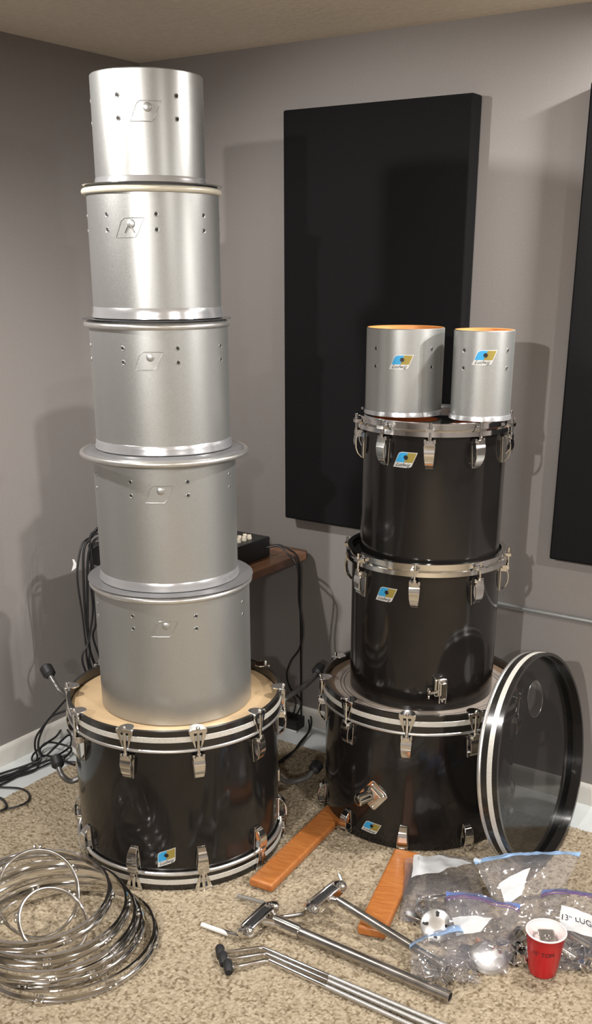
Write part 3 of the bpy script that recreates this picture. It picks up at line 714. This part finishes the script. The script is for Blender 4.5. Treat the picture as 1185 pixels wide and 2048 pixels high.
# ------------------------------------------------------------------ tom holder posts with ratchet heads
def post(label, tip, head, r, pa, pb, sleeve):
    """tube from its open tip to the ratchet head; both points are axis centres"""
    tip, head = Vector(tip), Vector(head); d = (tip - head); ln = d.length; d.normalize()
    q = Vector((1, 0, 0)).rotation_difference(d)
    t = thing('tom_holder_post', label, 'tom holder', head, 0, 'chrome tom holder posts on the carpet')
    t.rotation_mode = 'QUATERNION'; t.rotation_quaternion = q
    RX = Matrix(((0, 0, 1, 0), (0, 1, 0, 0), (-1, 0, 0, 0), (0, 0, 0, 1)))
    g = G(); g.lathe([(r, 0.02), (r, ln - .001), (r - .0008, ln), (r - 0.003, ln), (r - 0.003, 0.02)], 32, closed=True, mis=[0, 0, 0, 1, 0]); g.v = [tuple(RX @ Vector(v)) for v in g.v]
    g.v = [(abs(x) if True else x, y, z) for x, y, z in g.v]
    g.build('tube', [STEEL, HOLE], t)
    if sleeve:
        g = G(); g.lathe([(r + .0002, 0.015), (r + 0.0035, 0.015), (r + 0.0035, 0.092), (r + .0002, 0.092)], 32, closed=True)
        g.v = [(z, y, -x) for x, y, z in g.v]; so = g.build('sleeve', CHROME, t)
        g = G().tube([(0.083, 0, 0), (0.083, 0.008, -r - 0.012)], 0.004, 10); g.build('lock_screw', CHROME, so)
    # ratchet head: split yoke with a dark slot, toothed knuckles and arms
    Mi = (Matrix.Translation(head) @ q.to_matrix().to_4x4()).inverted(); pa, pb = Mi @ Vector(pa), Mi @ Vector(pb)
    xa = (pb - pa).normalized(); hl = (pb - pa).length; zu = Mi.to_3x3() @ Vector((0, 0, 1)); zu = (zu - xa * zu.dot(xa)).normalized(); ya = zu.cross(xa)
    c0 = (pa + pb) / 2; Mh = Matrix(((xa.x, ya.x, zu.x, c0.x), (xa.y, ya.y, zu.y, c0.y), (xa.z, ya.z, zu.z, c0.z), (0, 0, 0, 1)))
    g = G()
    for s_ in (-1, 1): g.box((0.0, s_ * 0.0135, 0.002), (hl, 0.009, 0.026), 0, Mh)
    g.box((0, 0, -0.011), (hl, 0.034, 0.006), 0, Mh)
    h = g.build('ratchet_head', CHROME, t, bevel=0.004)
    g = G().tube([Vector((0.03, 0, 0)), c0 + Vector((0, 0, 0))], [r * .98, r * 0.75], 16); g.build('neck', CHROME, h)
    G().box((0, 0, 0.004), (hl * .72, 0.017, 0.018), 0, Mh).build('rubber_block', RUBBER, h, bevel=0.002)
    for s_ in (-1, 1):
        g = G(); o_ = len(g.v)
        g.lathe([(0, -0.018), (0.013, -0.018), (0.0155, -0.013), (0.0155, 0.013), (0.013, 0.018), (0, 0.018)], 20)
        g.ball((0, 0, 0.018), 0.009, n=8)
        Mk = Mh @ Matrix.Translation((s_ * (hl / 2 + .002), 0, 0.002)) @ Matrix.Rotation(rad(62), 4, 'X')
        g.v = [tuple(Mk @ Vector(v)) for v in g.v]; g.build('knuckle', CHROME, h)
    return t
def arm(t, pts, r, m, nm):
    Mi = Matrix.Translation(t.location) @ t.rotation_quaternion.to_matrix().to_4x4(); Mi.invert()
    o = G().tube([Mi @ Vector(p) for p in spline(pts, 6)], r, 12).build(nm, m, t); return o
pc1 = fz(540, 1838, 0.030); tp1 = fz(901, 1994, 0.0235); a1, b1 = fz(492, 1864, 0.032), fz(541, 1817, 0.040)
post1 = post('longer chrome tom holder post with sleeve, its tube open at the front', tp1, pc1, 0.0132, a1, b1, True)
arm(post1, [a1, a1 + Vector((-.012, -.012, -.006)), fz(462, 1868, 0.020), fz(448, 1863, 0.0165)], 0.0065, CHROME, 'arm')
wr = arm(post1, [fz(458, 1868, 0.018), fz(432, 1859, 0.0165), fz(404, 1849, 0.0165)], 0.0060, LEGCLR, 'arm_sleeve'); wr['label'] = 'white plastic covered end of the arm'
arm(post1, [b1, b1 + Vector((-.005, .015, -.004)), fz(522, 1804, 0.026), fz(476, 1792, 0.0165)], 0.0055, mat('grey_rod', (0.36, 0.35, 0.33), 0.35, 0.6), 'arm')
pc2 = fz(664, 1793, 0.070); tp2 = fz(895, 1937, 0.031); a2, b2 = fz(624, 1818, 0.055), fz(677, 1775, 0.075)
post2 = post('shorter chrome tom holder post crossing a wooden board', tp2, pc2, 0.0112, a2, b2, False)
arm(post2, [a2, fz(612, 1822, 0.045), fz(602, 1829, 0.034), fz(551, 1836, 0.0165)], 0.0058, STEEL, 'arm')
arm(post2, [b2, fz(684, 1768, 0.080), fz(678, 1747, 0.100)], 0.0050, CHROME, 'wing_bolt')

# ------------------------------------------------------------------ three floor tom legs
def tleg(cap, bend, tail, label, zc):
    cap, bend, tail = Vector(cap), Vector(bend), Vector(tail); d = (tail - bend).normalized(); u = (bend - cap).normalized()
    t = thing('floor_tom_leg', label, 'drum leg', (cap.x, cap.y, CZ), 0, 'three chrome floor tom legs lying side by side')
    loc = Vector((cap.x, cap.y, CZ)); s = Vector((-0.012, 0.010, 0))
    pts = [cap + s * 0.6, cap + u * 0.02, bend - u * 0.022, bend + (d - u) * 0.003, bend + d * 0.022, bend + d * 0.2, tail]
    pp = spline([p - loc for p in pts], 7)
    G().tube(pp, 0.0052, 12).build('rod', CHROME, t)
    kn = [tail + (bend - tail) * q - loc for q in (0.0, 0.25, 0.45, 0.62)]
    G().tube(kn, 0.0056, 12).build('knurled_end', noisy(mat('knurled_steel', (0.55, 0.54, 0.52), 0.42, 0.9), 300, 0.2), t)
    a = cap - loc; e = Vector((-0.011, 0.012, 0.003))
    G().tube([a - e * 0.9, a - e * 0.4, a + e * 0.9, a + e * 1.25], [0.0088, 0.0105, 0.0115, 0.009], 14).build('rubber_foot', RUBBER, t)
for cpx, bpx, tpx, nm in (((441, 1906), (524, 1895), (905, 2057), 'floor tom leg at the back of the three, nearest the long post'),
                          ((447, 1920), (531, 1907), (886, 2062), 'middle one of the three floor tom legs'),
                          ((457, 1936), (537, 1920), (862, 2068), 'front one of the three floor tom legs')):
    tleg(fz(*cpx, 0.0205), fz(*bpx, 0.0165), fz(*tpx, 0.0155), nm, 0)

# ------------------------------------------------------------------ red cup with brackets
cc = fz(1083, 1947, CZ); CUPL = (1.887, -0.852, CZ + .0005)
cup = thing('plastic_cup', 'red plastic cup with white rim and marker writing, holding metal brackets', 'cup', CUPL)
R0, R1, HC = 0.0315, 0.0445, 0.112
prO = []
zs = [0, 0.003, 0.018, 0.020, 0.045, 0.047, 0.078, 0.080, HC - 0.004]
for i, z in enumerate(zs): prO.append((R0 + (R1 - R0) * z / HC + (0.0010 if i in (3, 5, 7) else 0) - (0.002 if i == 0 else 0), z))
prO += [(R1 + 0.0008, HC - 0.003)]
g = G().lathe([(0, 0.0)] + prO, 64); g.build('body', RED, cup, sharp=60)
g = G().lathe([(0, 0.002)] + [(r_ - 0.0012, z + 0.002) for r_, z in prO[1:]] + [(R1 - .001, HC + .001)], 64)
g.lathe([(R1 + 0.0005 + 0.0022 * cos(a), HC - 0.0005 + 0.0022 * sin(a)) for a in [2 * PI * i / 10 for i in range(10)]], 64, closed=True)
o = g.build('lining', CUPWHITE, cup, sharp=60); o['label'] = 'white inside and rolled rim'
vs, fs = text_mesh('15" TOM', 0.017)
toC = math.atan2(CAM.y - CUPL[1], CAM.x - CUPL[0]); k = 0.050 / (max(v.x for v in vs) - min(v.x for v in vs))
out = []
for v in vs:
    z = 0.072 + v.y; R_ = R0 + (R1 - R0) * z / HC + 0.0016; th = toC - 0.05 + v.x * k / R_; out.append((R_ * cos(th), R_ * sin(th), z))
G().add(out, fs).build('marker_writing', INK, cup)
def in_cup(x, y, z, rot, dims, label, m, hole=True):
    g = G(); g.prism(rrect(-dims[0] / 2, -dims[1] / 2, dims[0] / 2, dims[1] / 2, 0.003), dims[2])
    if hole: g.lathe([(0.004, 0), (0.0075, 0), (0.0075, 0.004), (0.004, 0.004)], 16, closed=True, c=(0, 0, dims[2]))
    o = g.build('metal_bracket', m, None, (CUPL[0] + x, CUPL[1] + y, CUPL[2] + z), bevel=0.0008, rot=rot)
    tag(o, label, 'bracket', 'metal brackets in the red cup')
in_cup(0.000, 0.010, 0.086, (0.5, 0.15, 0.75), (0.040, 0.040, 0.003), 'dark square metal bracket standing highest in the red cup', STEEL)
in_cup(-0.012, -0.008, 0.076, (0.3, -0.5, 0.3), (0.014, 0.048, 0.006), 'narrow shiny metal strip left in the red cup', CHROME, False)
in_cup(0.012, -0.010, 0.074, (0.15, 0.5, 1.2), (0.034, 0.026, 0.004), 'small dark metal plate low at the front of the red cup', STEEL)

# ------------------------------------------------------------------ clear zip bags
def crinkle(p, k, amp):
    q = Vector((p.x * k, p.y * k, p.z * k))
    return amp * (1 - 2 * abs(noise.noise(q))) + 0.5 * amp * (1 - 2 * abs(noise.noise(q * 2.3 + Vector((5, 1, 3)))))
def zip_bag(label, TL, TR, BR, BL, bulge, zipc=None, patch=None, sag=0.0, lines=False, text=None, nu=42, nv=36, seed=0, amp=0.008, zipw=0.006):
    TL, TR, BR, BL = [Vector(p) for p in (TL, TR, BR, BL)]
    t = thing('zip_bag', label, 'plastic bag', ((BL.x + BR.x) / 2, (BL.y + BR.y) / 2, CZ), 0, 'clear zip bags of drum hardware')
    o0 = Vector(t.location); up_ = (TR - TL).cross(BL - TL).normalized(); up_ = up_ if up_.z > 0 else -up_
    so = Vector((seed * 3.1, seed * 1.7, 0))
    def surf(u, v, side):
        p = (TL.lerp(TR, u)).lerp(BL.lerp(BR, u), v)
        e = (math.sin(PI * min(max(u, 0), 1)) ** 0.5) * (math.sin(PI * min(1, 0.12 + 0.88 * v)) ** 0.6 if v > 0 else 0) * (1 if 0 < u < 1 else 0)
        e = e if v < 1 else 0
        c = crinkle(p + so, 15, amp) * (0.35 + 0.65 * min(1, 4 * min(u, 1 - u) + .2))
        w_ = p + up_ * (side * bulge * e * (1 if side > 0 else 0.25) + c * (1 if side > 0 else 0.6)) - Vector((0, 0, sag * math.sin(PI * u) * (1 - v)))
        # wavy outline
        w_ += (TR - TL).normalized() * (0.006 * noise.noise(Vector((v * 5, seed, 1))) * (1 if v > .03 else 0)) 
        w_.z = max(w_.z, CZ + (0.0035 if side > 0 else 0.002)); return w_ - o0
    g = G()
    for side in (1, -1):
        vs = [surf(i / nu, j / nv, side) for j in range(nv + 1) for i in range(nu + 1)]; k = nu + 1
        g.add(vs, [(j * k + i, j * k + i + 1, (j + 1) * k + i + 1, (j + 1) * k + i) for j in range(nv) for i in range(nu)])
    g.build('film', BAGFILM, t, sharp=50)
    if zipc:
        def strip(v0, v1, h, nm, m):
            vs = []
            for i in range(nu + 1):
                for (v, s_) in ((v0, 1), (v1, 1), (v1, -1), (v0, -1)): vs.append(surf(i / nu, v, 1) + up_ * (h * s_ + .001))
            fs = [(4 * i + j, 4 * i + (j + 1) % 4, 4 * i + 4 + (j + 1) % 4, 4 * i + 4 + j) for i in range(nu) for j in range(4)]
            return g2(vs, fs, nm, m)
        def g2(vs, fs, nm, m): return G().add(vs, fs).build(nm, m, t)
        hgt = (BL - TL).length; zs_ = strip(0.0, 0.015 / hgt, 0.0015, 'zip_strip', zipc)
        if lines:
            vs = []
            for q in (0.017, 0.022):
                pass
            for q in (0.0195, 0.0265):
                G().tube([surf(i / nu, q / hgt, 1) + up_ * 0.0015 for i in range(nu + 1)], 0.0010, 5).build('zip_line', ZIPPURP, zs_)
        if lines is None:
            pz = surf(0.03, 0.006 / hgt, 1); G().box(pz, (0.020, 0.010, 0.010)).build('zip_slider', mat('clear_slider', (0.6, 0.7, 0.8), 0.3), zs_, bevel=0.002)
    if patch:
        pu, pv = patch       # polygon given in (u, v)
        k = 14; vs = []
        quad = [Vector((a, b, 0)) for a, b in zip(pu, pv)]
        for j in range(k + 1):
            for i in range(k + 1):
                q = (quad[0].lerp(quad[1], i / k)).lerp(quad[3].lerp(quad[2], i / k), j / k); vs.append(surf(q.x, q.y, 1) + up_ * 0.0012)
        fs = [(j * (k + 1) + i, j * (k + 1) + i + 1, (j + 1) * (k + 1) + i + 1, (j + 1) * (k + 1) + i) for j in range(k) for i in range(k)]
        po = G().add(vs, fs).build('label_patch', PAPER, t)
        if text:
            tv, tf = text_mesh(text[0], 0.3); x0, x1 = min(v.x for v in tv), max(v.x for v in tv)
            out = []
            for v in tv:
                s_ = text[1] + (text[2] - text[1]) * (v.x - x0) / (x1 - x0); q_ = text[3] - (v.y) * text[4]
                q = (quad[0].lerp(quad[1], s_)).lerp(quad[3].lerp(quad[2], s_), q_); out.append(surf(q.x, q.y, 1) + up_ * 0.0022)
            G().add(out, tf).build('marker_writing', INK, po)
    return t
zip_bag('clear bag at the back left with a white triangle label, over the wooden board', fz(812, 1716, 0.05), fz(950, 1722, 0.05), fz(985, 1850, 0.03), fz(800, 1843, 0.012), 0.025, None, ((0.12, 0.95, 0.45, 0.10), (0.02, 0.10, 0.36, 0.42)), seed=1)
zip_bag('tall clear bag with a pale blue slider zip along its top edge', fz(947, 1722, 0.12), fz(1163, 1706, 0.12), fz(1092, 1860, 0.05), fz(1015, 1862, 0.05), 0.016, ZIPCLR, ((0.14, 0.52, 0.40, 0.12), (0.42, 0.26, 0.62, 0.72)), lines=None, seed=2, amp=0.007, sag=-0.008)
zip_bag('clear bag with a dark blue zip in the middle of the heap', fz(893, 1786, 0.090), fz(1042, 1812, 0.090), fz(1018, 1950, 0.012), fz(895, 1935, 0.012), 0.035, ZIPBLUE, ((0.08, 0.66, 0.50, 0.15), (0.40, 0.38, 0.60, 0.66)), lines=True, seed=3)
zip_bag('clear bag of lugs at the far right with a written label, behind the red cup', fz(1086, 1782, 0.095), fz(1215, 1800, 0.095), fz(1215, 1945, 0.012), fz(1065, 1938, 0.012), 0.04, ZIPBLUE, ((0.28, 0.95, 0.98, 0.34), (0.30, 0.42, 0.66, 0.62)), lines=True, seed=4, text=('13" LUGS', 0.05, 0.80, 0.5, 1.1))
zip_bag('small clear bag of screws at the front of the heap', fz(820, 1890, 0.045), fz(925, 1852, 0.075), fz(962, 1968, 0.012), fz(824, 1964, 0.012), 0.03, ZIPCLR, None, seed=5)

# contents
def casing(): return lug_mesh(0.0155, 0.0105, 0.064)
lp = None
LUGS = [((832, 1800), .030, (1.2, .3, .4), 'the back left bag, beside the orange board'), ((865, 1806), .030, (1.4, .2, 1.9), 'the back left bag'), ((850, 1825), .022, (.3, 1.3, 2.6), 'the back left bag'),
        ((905, 1815), .030, (1.5, .1, 1.2), 'the back left bag'), ((835, 1835), .020, (.2, 1.5, .2), 'the back left bag'), ((925, 1832), .025, (1.2, .9, .6), 'the back left bag'),
        ((968, 1890), .030, (1.3, .5, .9), 'the bag with the dark blue zip'), ((990, 1905), .025, (1.5, .1, 2.2), 'the bag with the dark blue zip'), ((945, 1900), .025, (.4, 1.4, .3), 'the bag with the dark blue zip'),
        ((1035, 1885), .030, (1.2, .4, 2.8), 'the bag left of the red cup'), ((1030, 1905), .022, (1.5, .1, .5), 'the bag left of the red cup'), ((1045, 1915), .020, (.4, 1.3, 1.5), 'the bag left of the red cup'), ((1015, 1895), .02, (1.4, .6, 1.1), 'the bag left of the red cup'),
        ((1140, 1890), .035, (1.4, .2, -.6), 'the far right bag'), ((1165, 1905), .030, (1.5, .2, .4), 'the far right bag'), ((1150, 1920), .022, (.3, 1.3, .2), 'the far right bag'),
        ((1178, 1885), .030, (1.2, .5, 1.3), 'the far right bag'), ((1128, 1915), .022, (1.5, .4, 2.2), 'the far right bag'), ((1180, 1925), .022, (1.4, .9, 2.9), 'the far right bag'), ((1195, 1905), .03, (.5, 1.2, .9), 'the far right bag')]
for i, (uv, z, rot, where) in enumerate(LUGS):
    lab = 'curved chrome lug casing lying in ' + where
    if lp is None:
        lp = casing().build('lug_casing', CHROME, None, bevel=0.0012); o = tag(lp, lab, 'drum lug')
    else:
        o = lp.copy(); COL.objects.link(o)
    o['label'] = lab; o['group'] = 'chrome lug casings in ' + where; p = fz(*uv, z); o.location = (p.x, p.y, max(p.z, CZ + 0.0175)); o.rotation_euler = rot
# round slotted plate
g = G().lathe([(0, 0), (0.040, 0), (0.040, 0.002), (0.036, 0.005), (0.012, 0.009), (0, 0.009)], 40)
for k in range(4):
    a = k * PI / 2 + 0.4
    g.lathe([(0, 0), (0.0045, 0), (0.0045, 0.0012), (0, 0.0012)], 12, 1, c=(0.024 * cos(a), 0.024 * sin(a), 0.0068))
    g.box((0.030 * cos(a), 0.030 * sin(a), 0.0062), (0.009, 0.006, 0.002), 1)
p = fz(874, 1851, 0.045)
o = g.build('round_plate', [ALU, HOLE], None, p); n = (CAM - p).normalized(); n = (n + Vector((0, 0, .35))).normalized(); o.rotation_mode = 'QUATERNION'; o.rotation_quaternion = Vector((0, 0, 1)).rotation_difference(n)
tag(o, 'round silver metal plate with four slots beside the small bag of screws', 'metal plate')
g = G().lathe([(0, 0), (0.045, 0), (0.046, 0.004), (0.040, 0.012), (0.02, 0.016), (0, 0.017)], 40)
o = g.build('round_plate', [ALU], None, fz(975, 1918, 0.018), rot=(0.2, 0.25, 0)); tag(o, 'round domed metal plate inside the bag with the dark blue zip', 'metal plate')
# tube pieces in the right bag
for k, (a_, b_) in enumerate((((1112, 1890), (1150, 1915)), ((1140, 1870), (1180, 1895)))):
    q = fz(*a_, 0.05) if k else fz(*a_, 0.055); q2 = fz(*b_, 0.035)
    G_ = G().tube([Vector((0, 0, 0)), q2 - q], 0.010, 18)
    tag(G_.build('short_tube', CHROME, None, q), ('short chrome tube right beside the red cup' if k == 0 else 'short chrome tube further right in the far right bag'), 'metal tube', 'short chrome tubes in the right bag')
# screws and wing bolts in the small bag
def screw_mesh():
    g = G().tube([(0, 0, 0), (0, 0, 0.032)], 0.0024, 8); g.lathe([(0, 0.030), (0.0062, 0.030), (0.0068, 0.033), (0.005, 0.0365), (0, 0.037)], 14); return g
sp_ = None
random.seed(11)
for i in range(26):
    u, v = random.uniform(840, 950), random.uniform(1930, 1962)
    if i >= 20: u, v = random.uniform(850, 940), random.uniform(1905, 1932)
    z = random.choice((0.014, 0.022, 0.03)); p = fz(u, v, z)
    if sp_ is None: sp_ = screw_mesh().build('screw', CHROME); o = sp_; tag(o, 'chrome drum screw lying in the small front bag', 'screw', 'chrome screws in the small front bag')
    else: o = sp_.copy(); COL.objects.link(o)
    o.location = p; o.rotation_euler = (PI / 2 + random.uniform(-.25, .25), random.uniform(-.3, .3), random.uniform(0, 6.28))

# ------------------------------------------------------------------ cables and power strip
def cable(pts, r, label, n=8, cat='cable', group='black cables in the corner'):
    pp = spline(pts, n); o0 = pp[-1].copy()
    o = G().tube([p - o0 for p in pp], r, 8).build('cable', CABLE, None, o0); return tag(o, label, cat, group)
def T(*uvx): return [fx(u, v, x) for u, v, x in uvx]
mxl = 0.25
top = Vector((0.262, -0.50, TT + 0.075))
cable([top, *T((199, 1059, .235), (186, 1072, .225), (166, 1086, .215), (157, 1120, .21), (155, 1160, .21), (165, 1230, .215), (172, 1290, .22), (180, 1345, .225))] + [Vector((0.26, -0.57, 0.02))], 0.0032, 'leftmost thin black cable hanging off the mixer, with a white tag')
cable([top + Vector((0, .02, .0))] + T((198, 1066, .24), (178, 1080, .225), (168, 1100, .22), (167, 1150, .22), (171, 1230, .22), (180, 1300, .22), (184, 1340, .225)) + [Vector((0.28, -0.55, 0.02))], 0.0042, 'thick black cable second from the left, hanging off the mixer')
cable([top + Vector((0, .05, .01))] + T((200, 1075, .24), (184, 1090, .23), (176, 1120, .225), (175, 1200, .225), (177, 1270, .225), (190, 1330, .23)) + [Vector((0.30, -0.53, 0.02))], 0.0042, 'thick black cable third from the left, hanging off the mixer')
cable([top + Vector((0, .08, .0))] + T((196, 1090, .24), (184, 1110, .235), (182, 1160, .235), (186, 1220, .235), (178, 1280, .235), (170, 1340, .235)) + [Vector((0.27, -0.50, 0.02))], 0.0036, 'black cable crossing another on its way down beside the silver drums')
cable([top + Vector((0.02, .06, .01))] + T((204, 1056, .25), (190, 1062, .24), (180, 1078, .235), (186, 1130, .24), (192, 1240, .24), (194, 1300, .24)) + [Vector((0.33, -0.5, 0.02))], 0.0036, 'black cable closest to the silver drums, hanging off the mixer')
g = G().prism([(0, 0), (0.008, 0.006), (0.010, 0.02), (0.004, 0.032), (-0.002, 0.034), (0.0, 0.018), (-0.008, -0.006)], 0.0012)
p = fx(148, 1139, 0.205); o = g.build('cable_tag', mat('white_tag', (0.7, 0.7, 0.7), 0.5), None, p, rot=(PI / 2, 0, 0.5)); tag(o, 'small white tag on the leftmost hanging cable', 'tag')
FZ = 0.006
def Fl(*uv): return [fz(u, v, z) for u, v, z in uv]
fl = 'black cables tangled on the floor by the left wall'
cable(T((133, 1398, .20), (105, 1430, .15), (85, 1455, .12), (72, 1475, .10), (70, 1495, .09)) + Fl((75, 1515, .02), (66, 1525, .012), (40, 1535, .008), (0, 1548, .006), (-60, 1572, .006)), 0.0036, 'floor cable making the highest arc in front of the left baseboard', group=fl)
cable(T((133, 1421, .20), (105, 1432, .16), (90, 1450, .13), (78, 1478, .11), (77, 1500, .10)) + Fl((82, 1520, .02), (60, 1528, .010), (30, 1545, .006), (0, 1555, .006), (-50, 1580, .006)), 0.0036, 'floor cable whose arc starts lower beside the bass drum', group=fl)
cable(Fl((132, 1440, .03), (115, 1470, .03), (95, 1485, .03), (70, 1505, .02), (64, 1520, .012), (76, 1532, .01), (60, 1545, .006), (0, 1563, .006), (-50, 1585, .006)), 0.0036, 'floor cable running straight from the tangle to the left edge', group=fl)
cable(Fl((135, 1460, .03), (143, 1475, .03), (138, 1495, .02), (110, 1512, .02), (85, 1512, .015), (66, 1530, .008), (30, 1552, .006), (-40, 1575, .006)), 0.0036, 'floor cable looping around at the right of the tangle', group=fl)
cable(Fl((150, 1530, .01), (128, 1520, .012), (143, 1500, .02), (128, 1490, .03), (95, 1485, .025), (80, 1500, .015), (90, 1512, .01), (110, 1495, .025), (138, 1470, .03), (146, 1490, .02), (135, 1510, .015), (100, 1520, .01), (50, 1538, .006), (0, 1560, .006)), 0.0036, 'floor cable coiled twice within the tangle', group=fl)
cable(Fl((150, 1524, .008), (110, 1524, .008), (80, 1535, .007), (40, 1550, .006), (0, 1570, .006), (-40, 1580, .006)), 0.0034, 'floor cable passing under the tangle along the carpet edge', group=fl)
cable(Fl((-40, 1570, .006), (0, 1574, .006), (40, 1577, .007), (58, 1588, .014), (55, 1603, .015), (35, 1613, .015), (15, 1617, .015)), 0.0032, 'single thin cable loop lying on the carpet edge at the left', group=fl)
cable(Fl((-30, 1590, .008), (0, 1596, .010), (12, 1608, .015), (10, 1618, .015), (-20, 1628, .015)), 0.0040, 'thick cable end curling at the very left edge of the floor', group=fl)
# right of the silver stack
rg = 'black cables hanging beside the corner table'
def Y(*uvy): return [fy(u, v, y) for u, v, y in uvy]
cable([Vector((0.60, -0.18, TT + 0.03))] + Y((556, 1092, -.16), (574, 1106, -.16), (590, 1122, -.17), (597, 1145, -.17), (598, 1200, -.16), (605, 1255, -.15), (600, 1295, -.15), (582, 1322, -.14), (574, 1350, -.13), (582, 1378, -.11), (600, 1398, -.09), (601, 1415, -.07), (592, 1432, -.06)), 0.0032, 'cable swinging left in a wide bow below the corner table', group=rg)
cable([Vector((0.60, -0.15, TT + 0.03))] + Y((558, 1090, -.14), (580, 1100, -.14), (594, 1112, -.15), (600, 1140, -.15), (600, 1200, -.14), (602, 1260, -.13), (602, 1330, -.11), (603, 1400, -.08), (603, 1436, -.06)), 0.0032, 'cable hanging straight down from the corner table to the power strip', group=rg)
cable(Y((588, 1394, -.11), (592, 1405, -.09), (588, 1425, -.07), (580, 1436, -.06)), 0.0026, 'short thin cable dropping behind the bowed one', group=rg)
ps = thing('power_adapter', 'black power adapter block lying on the floor strip between the bass drums', 'power adapter', (0.605, -0.055, 0.001))
G().box((0, 0, 0.022), (0.125, 0.055, 0.044)).build('body', DARK, ps, bevel=0.005)
G().box((-0.072, 0, 0.035), (0.04, 0.04, 0.06)).build('plug', DARK, ps, bevel=0.004)
G().box((0, -0.03, 0.003), (0.13, 0.006, 0.004)).build('edge_strip', LEGCLR, ps)
cable(Fl((612, 1424, .045), (622, 1432, .04), (622, 1455, .02), (608, 1480, .008), (590, 1500, .012), (560, 1522, .015), (530, 1545, .015)), 0.0034, 'cable running from the power adapter over the carpet behind the left bass drum', group='cables on the floor between the bass drums')
cable(Fl((618, 1440, .03), (618, 1462, .015), (600, 1485, .008), (580, 1512, .014), (550, 1530, .015), (530, 1555, .015)), 0.0030, 'thinner cable beside it on the carpet behind the left bass drum', group='cables on the floor between the bass drums')
